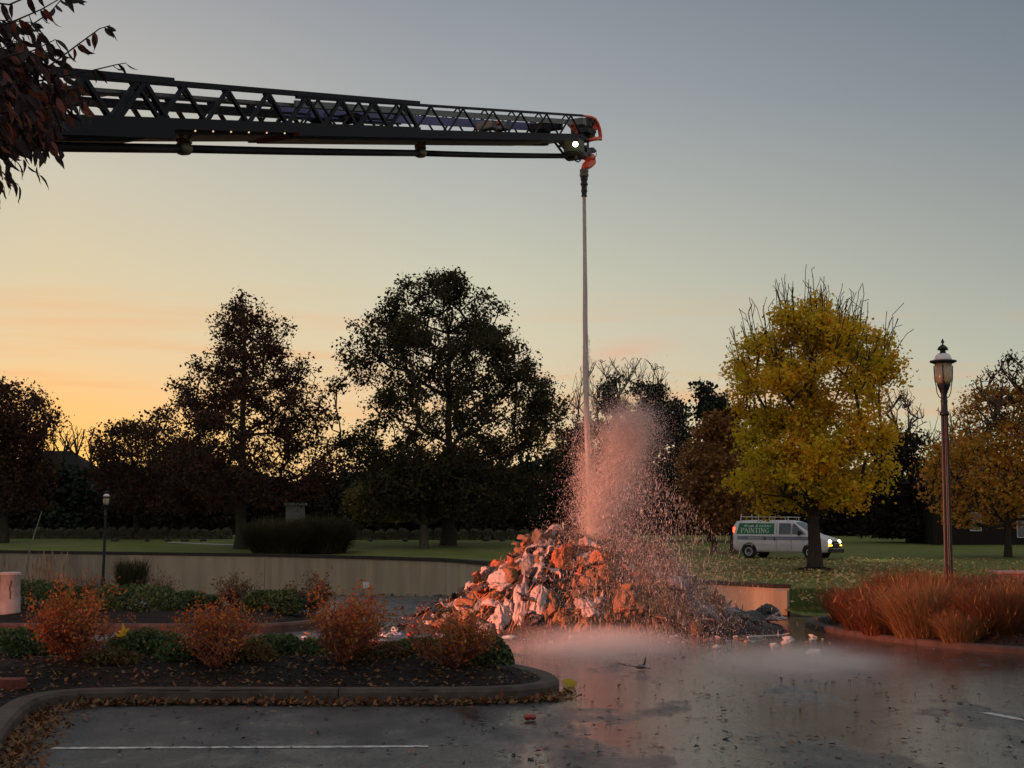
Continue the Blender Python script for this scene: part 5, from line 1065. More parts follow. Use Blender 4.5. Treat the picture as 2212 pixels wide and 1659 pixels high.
# broken twig with rags lying in the mist
p = gnd(1393, 1447); t = thing('broken_branch', 'broken dark branch with a rag end lying in the wet lane', 'branch', (p.x, p.y, 0))
mb = MB(); mb.tube([(-.45, .1, .1), (-.3, .05, .06), (-.2, .06, .05), (-.05, 0, .03), (.1, .03, .02)], [.003, .006, .007, .012, .006], 6); mb.tube([(-.05, 0, .03), (.0, .02, .1), (.02, .0, .2)], [.02, .015, .004], 6); mb.build('stem', M_BARK, t)
mb = MB(); mb.add([tuple(Vector(w.co)*.07+Vector((-.06, 0, .05))) for w in LM[2].vertices], [tuple(q.vertices) for q in LM[2].polygons]); mb.build('rag', BC['grey'], t)
t.scale = (.75, .75, .8)
# thin white pipe lying at the end of the tarp
p0, p1 = gnd(1615, 1380), gnd(1695, 1376); mb = MB(); mb.tube([(p0.x, p0.y, .03), (p1.x, p1.y, .03)], .015, 8); meta(mb.build('plastic_pipe', M_LITTER[0]), 'thin white plastic pipe lying beyond the trailing black tarp', 'pipe')
# ------------------------------------------------------------------ water: jet, spray, mist
M_JET = mat('jet_water', (.66, .65, .62), .5, .3, col2=(.5, .49, .46), nscale=9, stretch=(6, 6, .5), transl=.4)
IMP = at(1274, 1152, 26.6)
hh = NZ.z-IMP.z; nseg = 70; rg = np.random.default_rng(2); mb = MB(); ns_ = 14; vs = []; fs = []
for i in range(nseg+1):
    f = i/nseg; z = NZ.z-.0-hh*f; cx = NZ.x+(IMP.x-NZ.x)*f**2.2+.02*math.sin(f*9)*f; cyy = NZ.y+(IMP.y-NZ.y)*f; r0 = .031+.03*f**1.1
    for k in range(ns_):
        a = 2*math.pi*k/ns_; q = r0*(1+(.02+.34*f)*(float(vnoise(np.array([[k*.9, z*2.2, 1.]]), 5)[0])-.5)*1.6); vs.append((cx+q*math.cos(a), cyy+q*math.sin(a), z))
for i in range(nseg):
    for k in range(ns_): fs.append((i*ns_+k, (i+1)*ns_+k, (i+1)*ns_+(k+1) % ns_, i*ns_+(k+1) % ns_))
mb.add(vs, fs); meta(mb.build('water_jet', M_JET, None, True), 'straight milky jet of water falling from the ladder nozzle onto the heap', 'water jet')
M_DROP = mat('water_drop', (.78, .74, .7), .25, .5, transl=.35)
def drops(name, c, axis, ln, wd, seed):
    r = np.random.default_rng(seed); n = len(c); sd = np.cross(axis, rand_dirs(r, n)); sd /= np.maximum(np.linalg.norm(sd, axis=1, keepdims=True), 1e-6); s2 = np.cross(axis, sd)
    vs = [c-axis*(ln/2)[:, None], c+axis*(ln/2)[:, None]]+[c+(sd*math.cos(a)+s2*math.sin(a))*(wd/2)[:, None]-axis*(ln*.12)[:, None] for a in (0, 2.094, 4.189)]
    V = np.stack(vs, 1).reshape(-1, 3); b = np.arange(n)[:, None]*5; Fc = np.concatenate([b+np.array([[0, 3, 2]]), b+np.array([[0, 4, 3]]), b+np.array([[0, 2, 4]]), b+np.array([[1, 2, 3]]), b+np.array([[1, 3, 4]]), b+np.array([[1, 4, 2]])], 1).reshape(-1, 3)
    return meta(mesh_np(name, V, Fc, M_DROP), kind='stuff')
def P3(u, v, D=26.4): return np.array(at(u, v, D))
rg = np.random.default_rng(12); C = []; A = []; LN = []; WD = []
def put(c, ax, l, w): C.append(c); A.append(ax); LN.append(l); WD.append(w)
def along(pts, n, s0, s1, depth=1., power=1., el=3.5, w0=.008, jit=.3, gauss=True):
    pts = np.array(pts); t_ = rg.uniform(0, 1, n)**power; k = t_*(len(pts)-1); i = np.minimum(k.astype(int), len(pts)-2); f = (k-i)[:, None]; c = pts[i]*(1-f)+pts[i+1]*f; d = pts[i+1]-pts[i]; d /= np.linalg.norm(d, axis=1, keepdims=True)
    s = (s0+(s1-s0)*t_)[:, None]; c = c+rg.normal(size=(n, 3))*s*np.array([1, depth, .8]); ax = d+rg.normal(size=(n, 3))*jit; ax /= np.linalg.norm(ax, axis=1, keepdims=True); w = w0*rg.lognormal(0, .45, n); put(c, ax, w*el*rg.uniform(.5, 1.6, n), w)
plume = [P3(1288, 1150, 26.2), P3(1312, 1060, 26.2), P3(1348, 960, 26.2), P3(1368, 905, 26.2)]
along([tuple(NZ.lerp(IMP, .42)), tuple(NZ.lerp(IMP, .7)), tuple(IMP)], 6000, .025, .1, 1, .8, 6, .0036, .12)
along(plume, 80000, .11, .22, .8, .85, 2.0, .0052)
along(plume, 26000, .22, .32, .8, .6, 2.5, .0040)
along([P3(1270, 1150, 26.5), P3(1272, 1060, 26.5), P3(1266, 980, 26.2)], 10000, .18, .1, .8, 1.2, 4, .0042)
along([P3(1262, 1140, 26.5), P3(1264, 1000, 26.3), P3(1262, 880, 26.2)], 3000, .2, .14, .8, .8, 5, .004)
# broad cloud
n = 19000; c = P3(1338, 1010)+rg.normal(size=(n, 3))*np.array([.46, .45, .72]); c[:, 2] = np.where(c[:, 2] < 1.0, 1.0+rg.uniform(0, 1.5, n), c[:, 2]); ax = np.array([0, 0, 1.])+rg.normal(size=(n, 3))*.22; ax /= np.linalg.norm(ax, axis=1, keepdims=True); w = .0034*rg.lognormal(0, .45, n); put(c, ax, w*5, w)
n = 9000; c = P3(1360, 925)+rg.normal(size=(n, 3))*np.array([.34, .4, .34]); ax = np.array([.1, 0, 1.])+rg.normal(size=(n, 3))*.35; ax /= np.linalg.norm(ax, axis=1, keepdims=True); w = .004*rg.lognormal(0, .45, n); put(c, ax, w*2.2, w)
# falling rain over the right half of the heap
n = 13000; x = rg.normal(2.15, .7, n); z = rg.uniform(0, 1, n)**1.25*np.interp(x, [0, 1, 2, 3, 4, 5], [1.4, 2.6, 3.0, 2.1, 1.3, .6]); y = rg.normal(25.6, .8, n); ok = z > pile_h(x, y)-.05; x, y, z = x[ok], y[ok], z[ok]; n = len(x)
ax = np.array([.06, 0, 1.])+rg.normal(size=(n, 3))*.09; ax /= np.linalg.norm(ax, axis=1, keepdims=True); w = .0034*rg.lognormal(0, .4, n); put(np.stack([x, y, z], 1), ax, w*11*rg.uniform(.4, 1.6, n), w)
# splash over the heap and on the wet ground
n = 18000; x = rg.normal(1.9, .75, n); y = rg.normal(25.9, .6, n); z = pile_h(x, y)+rg.exponential(.16, n); ax = np.array([0, 0, 1.])+rg.normal(size=(n, 3))*.5; ax /= np.linalg.norm(ax, axis=1, keepdims=True); w = .0045*rg.lognormal(0, .45, n); put(np.stack([x, y, z], 1), ax, w*2.5, w)
n = 9000; x = rg.normal(1.6, 1.25, n); y = rg.uniform(19.5, 25, n); z = rg.exponential(.05, n); ax = np.array([0, 0, 1.])+rg.normal(size=(n, 3))*.4; ax /= np.linalg.norm(ax, axis=1, keepdims=True); w = .0036*rg.lognormal(0, .4, n); put(np.stack([x, y, z], 1), ax, w*3, w)
drops('water_spray', np.vstack(C), np.vstack(A), np.concatenate(LN), np.concatenate(WD), 3)
def mist(name, loc, scale, density, col=(.9, .86, .82), nsc=2.0, namt=.8, seed=0, hard=1.5, rot=0.):
    m = bpy.data.materials.new(name); m.use_nodes = True; t = m.node_tree; t.nodes.clear(); out = t.nodes.new('ShaderNodeOutputMaterial'); pv_ = t.nodes.new('ShaderNodeVolumePrincipled'); pv_.inputs['Color'].default_value = (*col, 1); pv_.inputs['Anisotropy'].default_value = .25
    tc_ = t.nodes.new('ShaderNodeTexCoord'); ln_ = t.nodes.new('ShaderNodeVectorMath'); ln_.operation = 'LENGTH'; t.links.new(tc_.outputs['Object'], ln_.inputs[0])
    mr = t.nodes.new('ShaderNodeMapRange'); mr.interpolation_type = 'SMOOTHSTEP'; t.links.new(ln_.outputs['Value'], mr.inputs[0]); mr.inputs[1].default_value = 1; mr.inputs[2].default_value = 0; mr.inputs[3].default_value = 0; mr.inputs[4].default_value = 1
    pw_ = t.nodes.new('ShaderNodeMath'); pw_.operation = 'POWER'; t.links.new(mr.outputs[0], pw_.inputs[0]); pw_.inputs[1].default_value = hard
    nz_ = t.nodes.new('ShaderNodeTexNoise'); nz_.inputs['Scale'].default_value = nsc; nz_.inputs['Detail'].default_value = 3; nz_.noise_dimensions = '4D'; nz_.inputs['W'].default_value = seed; t.links.new(tc_.outputs['Object'], nz_.inputs['Vector'])
    m2 = t.nodes.new('ShaderNodeMapRange'); t.links.new(nz_.outputs[0], m2.inputs[0]); m2.inputs[1].default_value = .35; m2.inputs[2].default_value = .68; m2.inputs[3].default_value = 1-namt; m2.inputs[4].default_value = 1
    mu = t.nodes.new('ShaderNodeMath'); mu.operation = 'MULTIPLY'; t.links.new(pw_.outputs[0], mu.inputs[0]); t.links.new(m2.outputs[0], mu.inputs[1]); m3 = t.nodes.new('ShaderNodeMath'); m3.operation = 'MULTIPLY'; t.links.new(mu.outputs[0], m3.inputs[0]); m3.inputs[1].default_value = density
    t.links.new(m3.outputs[0], pv_.inputs['Density']); t.links.new(pv_.outputs[0], out.inputs['Volume'])
    mb = MB(); mb.box((0, 0, 0), (2, 2, 2)); o = mb.build(name, m); o.location = loc; o.scale = scale; o.rotation_euler = (0, rot, 0); return meta(o, kind='stuff')
p = gnd(1300, 1430); mist('ground_mist', (p.x+.1, 21.6, .06), (1.8, 2.7, .42), 2.3, seed=1, namt=.7)
p = gnd(1680, 1450); mist('ground_mist', (3.5, 18.9, .05), (1.9, 2.0, .36), 2.3, seed=4, namt=.75)
mist('spray_mist', (1.86, 26.1, 2.45), (.8, .6, 1.8), 1.3, nsc=2.2, seed=2, rot=.2)
mist('spray_mist', (2.4, 25.3, .7), (2.3, 1.4, 1.5), .16, nsc=1.8, seed=3)
# ------------------------------------------------------------------ planting
REDLEAF = mat('red_shrub_leaf', (.3, .08, .03), .6, .3, island=[(.16, .038, .016), (.42, .085, .022), (.58, .14, .026), (.38, .18, .03), (.2, .14, .03)], transl=.35)
REDTWIG = mat('red_twig', (.15, .05, .035), .7, .3, island=[(.10, .045, .03), (.22, .07, .04), (.32, .11, .06)])
GREENLEAF = mat('juniper_leaf', (.03, .05, .02), .7, .3, island=[(.03, .05, .018), (.065, .105, .034), (.10, .13, .045)], transl=.25)
BROWNLEAF = mat('faded_shrub_leaf', (.1, .06, .03), .7, .2, island=[(.06, .045, .02), (.13, .075, .03), (.11, .09, .035)], transl=.3)
STRAW = mat('straw_grass', (.3, .2, .12), .7, .2, island=[(.16, .10, .06), (.34, .22, .14), (.42, .28, .19)], transl=.25)
REDGRASS = mat('red_grass', (.14, .06, .03), .75, .2, island=[(.06, .024, .014), (.14, .05, .022), (.21, .095, .036), (.09, .035, .018)], transl=.3)
TANGRASS = mat('tan_grass', (.2, .11, .045), .75, .2, island=[(.12, .06, .025), (.26, .14, .055), (.30, .19, .08), (.14, .05, .025)], transl=.3)
def twig_shrub(name, label, loc, rad, h, nst, nleaf, seed, leafm=None, twigm=None, ls=.05, group=None, stem_r=.006, cat='shrub', up=.5, top_leaf=.0):
    r = np.random.default_rng(seed); t = thing(name, label, cat, loc, 0, group); a0_ = r.uniform(0, 6.283)
    P = []; PA = []; tips = []
    for s_ in range(nst):
        a = r.uniform(0, 6.283); out = rad*r.uniform(.1, 1.0)**.7; H_ = h*r.uniform(.55, 1.05)*(1-.35*(out/rad)**2); d = np.array([math.cos(a), math.sin(a)]); a = a if r.random() > .5 else a0_+r.normal()*.6; d = np.array([math.cos(a), math.sin(a)]); H_ *= 1.25 if r.random() < .07 else 1; b0 = len(P); P.append(np.array([d[0]*.07*rad*r.random(), d[1]*.07*rad*r.random(), -.03])); PA.append(-1); prev = b0; bend = r.uniform(-.2, .2, 2)*rad; ns = 6
        for k in range(1, ns+1):
            f = k/ns; q = np.array([d[0]*out*f**.85+bend[0]*math.sin(f*3)*.4, d[1]*out*f**.85+bend[1]*math.sin(f*3)*.4, H_*f**1.1])+r.normal(size=3)*.012; P.append(q); PA.append(prev); prev = len(P)-1
            if k >= 2:
                for _ in range(r.integers(1, 3)):
                    q2 = q+np.array([r.normal()*.09, r.normal()*.09, r.uniform(.04, .17)])*(rad/.5); P.append(q2); PA.append(prev); tips.append(q2)
                    if r.random() < .6: P.append(q2+np.array([r.normal()*.05, r.normal()*.05, r.uniform(.03, .1)])*(rad/.5)); PA.append(len(P)-2); tips.append(P[-1])
        tips.append(q)
    P = np.array(P); PA = np.array(PA); i = np.where(PA >= 0)[0]; a, b = P[PA[i]], P[i]; d = b-a; d /= np.maximum(np.linalg.norm(d, axis=1, keepdims=True), 1e-6); x = np.cross(d, np.array([.3, .9, .1])); x /= np.linalg.norm(x, axis=1, keepdims=True); y = np.cross(d, x)
    ra = stem_r*(1.05-.75*np.clip(a[:, 2]/h, 0, 1)); rb = stem_r*(1.05-.75*np.clip(b[:, 2]/h, 0, 1)); vs = []
    for c_, rr_ in ((a, ra), (b, rb)):
        for an in (0, 2.094, 4.189): vs.append(c_+(x*math.cos(an)+y*math.sin(an))*rr_[:, None])
    V = np.stack(vs, 1).reshape(-1, 3); bb = np.arange(len(i))[:, None]*6; Fc = np.concatenate([bb+np.array([[k, (k+1) % 3, 3+(k+1) % 3, 3+k]]) for k in range(3)], 1).reshape(-1, 4); mesh_np('stems', V, Fc, twigm or REDTWIG, t)
    if nleaf:
        T = np.array(tips); w = (.25+np.clip(T[:, 2]/h, 0, 1)**(1 if top_leaf == 0 else 2)); k = r.choice(len(T), nleaf, p=w/w.sum()); c = T[k]+r.normal(size=(nleaf, 3))*.03; c[:, 2] = np.maximum(c[:, 2]-r.exponential(.05, nleaf)*(rad/.5), .01)
        ax, sd = frames(r, nleaf); ln = ls*r.uniform(.5, 1.4, nleaf); vs, fs = leaf_quads(c, ax, sd, ln, ln*r.uniform(.4, .7, nleaf)); mesh_np('foliage', vs, fs, leafm or REDLEAF, t)
    return t
def plant_at(u, v, D, zf): p = at(u, v, D); return (p.x, p.y, zf(p.x, p.y)-.02)
for u, D, w, h, sd, nl, lb in ((166, 15.9, .40, .86, 1, 1500, 'red twigged shrub with orange leaves, leftmost of the front bed row'), (466, 15.8, .42, .74, 2, 1100, 'red twigged shrub with bare upright stems, second in the front bed row'), (734, 15.9, .47, .80, 3, 1400, 'red twigged shrub with orange tips, third in the front bed row'), (972, 15.9, .42, .58, 4, 800, 'nearly bare dark red shrub at the right end of the front bed')):
    twig_shrub('red_twig_shrub', lb, plant_at(u, 1450, D, BED1), w*1.08, h*.80, 54, int(nl*2.5), sd, ls=.036, group='red twigged shrubs in the front bed', top_leaf=1)
for u, D, w, h, sd, lb in ((318, 16.5, .44, .30, 1, 'low green juniper between the first and second red shrubs'), (10, 16.6, .46, .32, 2, 'low green juniper at the left edge of the front bed'), (585, 16.7, .36, .26, 3, 'low green juniper between the second and third red shrubs'), (895, 16.6, .40, .2, 4, 'low green juniper between the third and fourth red shrubs'), (1040, 16.4, .32, .3, 5, 'low dark green juniper at the tip of the front bed'), (395, 16.2, .3, .18, 6, 'small green juniper left of the second red shrub')):
    blob_plant('juniper_shrub', lb, 'shrub', plant_at(u, 1430, D, BED1), w, w*.8, h, GREENLEAF, 3600, .05, 20+sd, 'junipers in the front bed')
for u, D, w, h, sd, lb in ((60, 28.4, .95, .55, 1, 'broad green juniper beside the cracked post'), (290, 28.0, .95, .46, 2, 'broad green juniper in the second bed behind the first red shrub'), (590, 28.0, .55, .42, 3, 'round green juniper at the right end of the second bed'), (195, 29.0, .55, .4, 4, 'small green juniper in the middle of the second bed'), (420, 28.8, .5, .32, 5, 'small low juniper right of the broad one in the second bed')):
    blob_plant('juniper_shrub', lb, 'shrub', plant_at(u, 1330, D, BED2), w, w*.7, h, GREENLEAF, 4200, .07, 40+sd, 'junipers in the second bed')
for u, D, w, h, nl, lm, lb in ((662, 28.6, .46, .66, 1500, BROWNLEAF, 'round brown leaved shrub at the right end of the second bed'), (330, 29.5, .42, .62, 120, BROWNLEAF, 'sparse pale twiggy shrub in the second bed'), (505, 29.3, .5, .58, 500, BROWNLEAF, 'faded twiggy shrub behind the second red shrub'), (185, 29.0, .5, .62, 260, REDLEAF, 'thin twiggy shrub in the second bed before the far lamp')):
    twig_shrub('twiggy_shrub', lb, plant_at(u, 1330, D, BED2), w, h, 40, nl, int(u), lm, TWIG, .05, 'twiggy shrubs in the second bed')
for i, (u, D, w, h) in enumerate(((100, 16.9, .4, .2), (240, 16.0, .34, .15), (400, 16.9, .42, .2), (530, 16.1, .36, .16), (650, 16.8, .36, .2), (820, 16.4, .38, .18), (975, 16.9, .36, .2))):
    blob_plant('ground_cover', ['leftmost', 'second', 'third', 'fourth', 'fifth', 'sixth', 'seventh'][i]+' low green brown ground cover patch from the left in the front bed', 'ground cover', plant_at(u, 1430, D, BED1), w, w*.8, h, BROWNLEAF if i % 2 else GREENLEAF, 1500, .05, 70+i, 'ground cover in the front bed')
def stalks(name, label, loc, rad, h, n, m, seed, group=None):
    r = random.Random(seed); mb = MB()
    for _ in range(n):
        x, y = r.gauss(0, rad), r.gauss(0, rad*.6); H_ = h*r.uniform(.6, 1.08); lx, ly = r.gauss(0, .09)*H_, r.gauss(0, .05)*H_; w = .006
        mb.tube([(x, y, 0), (x+lx*.4, y+ly*.4, H_*.55), (x+lx, y+ly, H_)], [w, w*.8, w*.3], 3)
        if r.random() < .6: mb.tube([(x+lx*.8, y+ly*.8, H_*.84), (x+lx*.95, y+ly*.95, H_*.94), (x+lx, y+ly, H_*1.01)], [.004, .012, .002], 4)
    o = mb.build(name, m); o.location = loc; return meta(o, label, 'ornamental grass', group)
stalks('tall_grass', 'tall dry straw stalks right of the leaning stake', plant_at(100, 1290, 29.5, BED2), .22, 1.0, 60, STRAW, 3)
stalks('tall_grass', 'tall dry straw stalks at the left edge above the cracked post', plant_at(10, 1290, 30.5, BED2), .17, .86, 26, STRAW, 4)
for u, D, lb in ((455/1.0, 79, 'dark grass tuft at the foot of the wall right of the far lamp'), (268, 76, 'dark feathery grass clump right of the foot of the far lamp'), (300, 77, 'second dark feathery grass clump right of the far lamp')):
    if u > 400: continue
    p = at(u, 1270, D); grass_clump('grass_tuft', lb, (p.x, p.y, float(lot_z(0, p.y))+.12), .7, 1.7, 700, MOUND, int(u), w=.03, lean=.3)
for u, v_, D, rad, h, n, m_, sd, lb in ((1875, 1350, 25.2, .62, .86, 3400, REDGRASS, 1, 'dark red fountain grass at the left end of the right bed'), (1945, 1345, 26.6, .6, .98, 3200, REDGRASS, 2, 'dark red fountain grass behind the tan one at right'), (1992, 1378, 23.4, .66, 1.04, 4200, TANGRASS, 3, 'largest tan orange fountain grass in the right bed, left of the lamp'),
        (2152, 1375, 22.6, .64, .86, 4000, REDGRASS, 4, 'red orange fountain grass at the front right edge'), (2085, 1340, 25.4, .6, .9, 3000, REDGRASS, 5, 'dark red fountain grass at the foot of the street lamp'), (2225, 1360, 24.4, .62, .86, 2800, TANGRASS, 6, 'tan fountain grass cut by the right edge'), (2150, 1330, 27, .6, .85, 2400, REDGRASS, 7, 'dark red fountain grass before the pale board box'), (1835, 1338, 27.0, .5, .7, 2200, REDGRASS, 8, 'small dark red fountain grass, farthest left in the right bed'), (2075, 1385, 22.4, .42, .55, 2000, TANGRASS, 9, 'short tan fountain grass in front of the street lamp'), (1905, 1360, 24.2, .5, .72, 2200, REDGRASS, 11, 'middling red fountain grass left of the largest tan one'), (2115, 1368, 23.2, .55, .74, 2600, TANGRASS, 12, 'tan fountain grass right of the street lamp'), (1960, 1330, 27.6, .55, .8, 2000, REDGRASS, 13, 'dark red fountain grass at the back of the right bed'), (2190, 1350, 25.6, .6, .95, 2400, REDGRASS, 14, 'tall dark red fountain grass by the end of the board box'), (2030, 1350, 25.0, .5, .95, 2400, REDGRASS, 10, 'dark red fountain grass between the largest tan one and the lamp')):
    grass_clump('fountain_grass', lb, plant_at(u, v_, D, BED3), rad*1.05, h*.88, n, m_, sd, group='fountain grasses in the right bed', w=.006, lean=.6, base_r=.55, plume=(REDGRASS if m_ is TANGRASS else TANGRASS, 140))
# ------------------------------------------------------------------ post, stake, board box, paver
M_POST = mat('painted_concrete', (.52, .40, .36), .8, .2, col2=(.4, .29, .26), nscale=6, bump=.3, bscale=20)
p = at(21, 1300, 27.2); t = thing('concrete_post', 'short round concrete post with a crack at the left edge', 'post', (p.x, p.y, BED2(p.x, p.y)-.05))
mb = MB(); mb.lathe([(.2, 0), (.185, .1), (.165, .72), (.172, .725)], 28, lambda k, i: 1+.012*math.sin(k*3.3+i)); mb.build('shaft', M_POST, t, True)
mb = MB(); mb.lathe([(.165, .725), (.185, .73), (.185, .765), (.15, .78), (0, .785)], 28); mb.build('rim', M_POST, t)
mb = MB(); r_ = random.Random(2); pts = [(.055+r_.uniform(-.012, .012), .64-.055*k) for k in range(7)]
for (a, za), (b_, zb) in zip(pts[:-1], pts[1:]):
    f = lambda x_, z_: (x_, -math.sqrt(max(1e-4, (.172+.02*(.7-z_))**2-x_*x_))-.002, z_); mb.beam(f(a, za), f(b_, zb), .012, .012)
mb.build('crack', mat('rust_crack', (.09, .02, .015), .9), t)
a, b_ = at(52, 1262, 34), at(90, 1105, 34); mid = (a+b_)/2+Vector((-.06, 0, 0)); mb = MB(); mb.tube([a-Vector((.03, 0, .45)), a, mid, b_], [.022, .02, .017, .007], 8); meta(mb.build('leaning_stake', mat('stake_wood', (.16, .14, .11), .8, .2), None, True), 'thin bent stake leaning to the right at the left edge before the lawn', 'stake')
p = at(2168, 1300, 29.5); t = thing('board_box', 'low pink lit board box with a flat cap at the right edge', 'planter box', (p.x, p.y, BED3(p.x, p.y)))
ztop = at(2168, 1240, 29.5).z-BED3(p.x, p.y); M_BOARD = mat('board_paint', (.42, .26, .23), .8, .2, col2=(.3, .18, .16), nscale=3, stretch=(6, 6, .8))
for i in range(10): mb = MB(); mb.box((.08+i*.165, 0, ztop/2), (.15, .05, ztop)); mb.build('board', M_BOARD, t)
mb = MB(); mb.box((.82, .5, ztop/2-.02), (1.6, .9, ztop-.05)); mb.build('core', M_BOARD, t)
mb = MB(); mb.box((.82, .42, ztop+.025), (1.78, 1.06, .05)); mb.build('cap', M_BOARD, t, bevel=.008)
p = gnd(12, 1482, .2); mb = MB(); mb.box((p.x, p.y, BED1(p.x, p.y)+.03), (.34, .26, .1)); o = mb.build('paver_brick', mat('paver_red', (.17, .05, .04), .85, .2, col2=(.11, .035, .03), nscale=9, bump=.4, bscale=30), bevel=.012); meta(o, 'single dark red paver lying on the mulch at the left edge', 'paver')
# ------------------------------------------------------------------ turf at the lower left corner
r = np.random.default_rng(3); n = 9000; x = r.uniform(-6.2, -3.6, n); y = r.uniform(9.5, 14.2, n); edge = np.interp(y, [9.5, 12, 13.2, 14.2], [-3.9, -4.6, -4.95, -5.4]); ok = x < edge+r.normal(size=n)*.04; x, y = x[ok], y[ok]; n = len(x)
zz = BEDV['planting_bed1'](x, y)-.02; c = np.stack([x, y, zz+.022], 1); ax = np.array([0, 0, 1.])+r.normal(size=(n, 3))*.45; ax /= np.linalg.norm(ax, axis=1, keepdims=True); sd = np.cross(ax, rand_dirs(r, n)); sd /= np.linalg.norm(sd, axis=1, keepdims=True)
vs, fs = leaf_quads(c, ax, sd, r.uniform(.05, .1, n), np.full(n, .006)); meta(mesh_np('turf', vs, fs, mat('turf_blade', (.05, .08, .016), .7, .2, island=[(.03, .05, .012), (.07, .10, .02), (.1, .11, .03)], transl=.3)), kind='stuff')
n = 26000; y = r.uniform(31.95, 46, n); x = r.uniform(.14, .27, n)*y; ok = x > np.interp(y, [31, 33, 38, 46], [5.8, 5.75, 4.75, 2.85])+.1; x, y = x[ok], y[ok]; n = len(x); c = np.stack([x, y, lawn_z(x, y)+.03], 1); ax = np.array([0, 0, 1.])+r.normal(size=(n, 3))*.5; ax /= np.linalg.norm(ax, axis=1, keepdims=True); sd = np.cross(ax, rand_dirs(r, n)); sd /= np.linalg.norm(sd, axis=1, keepdims=True)
vs, fs = leaf_quads(c, ax, sd, r.uniform(.07, .15, n), np.full(n, .012)); meta(mesh_np('turf', vs, fs, bpy.data.materials['turf_blade']), kind='stuff')
# ------------------------------------------------------------------ fallen leaves
FALL = mat('fallen_leaf', (.2, .1, .04), .65, .35, island=[(.045, .022, .014), (.13, .055, .02), (.22, .085, .026), (.17, .10, .035), (.07, .04, .022)], transl=.15)
def leaf_template(seed, lobes=5):
    r = np.random.default_rng(seed); pts = []; m = lobes*2
    for k in range(m):
        a = -math.pi/2+2*math.pi*(k+.5)/m; rad = (1.0 if k % 2 else .45)*(1.15 if abs(a-math.pi/2) < .9 else .85)*r.uniform(.85, 1.15); pts.append((rad*math.cos(a)*.85, rad*math.sin(a), .18*r.normal()*abs(math.cos(a))+.22*abs(math.cos(a))))
    V = np.array([(0, 0, 0)]+pts); Fc = [(0, 1+k, 1+(k+1) % m) for k in range(m)]; return V, np.array(Fc)
LT = [leaf_template(i, 4+i % 3) for i in range(5)]
def leaf_stuff(name, x, y, z, size, seed, tilt=.35):
    r = np.random.default_rng(seed); VS = []; FS = []; b = 0; ti = r.integers(0, len(LT), len(x))
    for k in range(len(LT)):
        s = np.where(ti == k)[0]; V, Fc = LT[k]; n = len(s)
        if not n: continue
        a = r.uniform(0, 6.283, n); tx, ty = r.normal(size=n)*tilt, r.normal(size=n)*tilt; sz = size*r.uniform(.6, 1.3, n); c, s_ = np.cos(a)[:, None], np.sin(a)[:, None]
        X = (V[None, :, 0]*c-V[None, :, 1]*s_)*sz[:, None]; Y = (V[None, :, 0]*s_+V[None, :, 1]*c)*sz[:, None]; Z = V[None, :, 2]*sz[:, None]*r.uniform(-.6, 1.4, (n, 1))+X*tx[:, None]+Y*ty[:, None]; Z = Z-Z.min(1, keepdims=True)
        W_ = np.stack([X+x[s][:, None], Y+y[s][:, None], Z+z[s][:, None]+.003], -1).reshape(-1, 3); VS.append(W_); FS.append((b+np.arange(n)[:, None, None]*len(V)+Fc[None]).reshape(-1, 3)); b += len(W_)
    return meta(mesh_np(name, np.vstack(VS), np.vstack(FS), FALL), kind='stuff')
r = np.random.default_rng(8)
def off_line(n, i0, i1, d0, d1, side=-1):
    s = r.uniform(i0, i1, n); i = s.astype(int); f = (s-i)[:, None]; p = k1[i]*(1-f)+k1[np.minimum(i+1, len(k1)-1)]*f; d = k1[np.minimum(i+1, len(k1)-1)]-k1[i]; d /= np.maximum(np.linalg.norm(d, axis=1, keepdims=True), 1e-6); nr = np.stack([-d[:, 1], d[:, 0]], 1)
    q = p+nr*(side*(d0+(d1-d0)*np.abs(r.normal(size=n))*.5))[:, None]; return q[:, 0], q[:, 1]
ylen = np.array([len(k1)]); ic = int(np.argmin(np.hypot(k1[:, 0]+4.1, k1[:, 1]-14.62))); ie = int(np.argmin(np.hypot(k1[:, 0]-.47, k1[:, 1]-15.75)))
x, y = off_line(2400, 8, ic, .02, .34); leaf_stuff('leaf_litter', x, y, np.zeros(len(x))+r.exponential(.015, len(x)), .031, 1, .5)
x, y = off_line(1500, ic, ie, .02, .2); leaf_stuff('leaf_litter', x, y, np.zeros(len(x))+r.exponential(.012, len(x)), .031, 2, .5)
x = r.uniform(-6.5, -4.2, 500); y = r.uniform(10, 15.2, 500); ok = in_poly(x, y, [tuple(p) for p in k1]+[(-13, 12), (-8, 4)])&(poly_dist(x, y, k1) > .22); x, y = x[ok], y[ok]; leaf_stuff('leaf_litter', x, y, BEDV['planting_bed1'](x, y), .04, 3)
x = r.uniform(-6.5, .3, 2600); y = r.uniform(15.1, 16.6, 2600); ok = in_poly(x, y, [tuple(p) for p in k1]+[(-13, 12), (-8, 4)])&(poly_dist(x, y, k1) > .2); x, y = x[ok], y[ok]; q = r.random(len(x)) < .3+.7*np.exp(-np.minimum.reduce([np.abs(x-c) for c in (-4.5, -3.05, -1.78, -.64)])/.3)*(y > 15.2); x, y = x[q], y[q]; leaf_stuff('leaf_litter', x, y, BEDV['planting_bed1'](x, y), .031, 4)
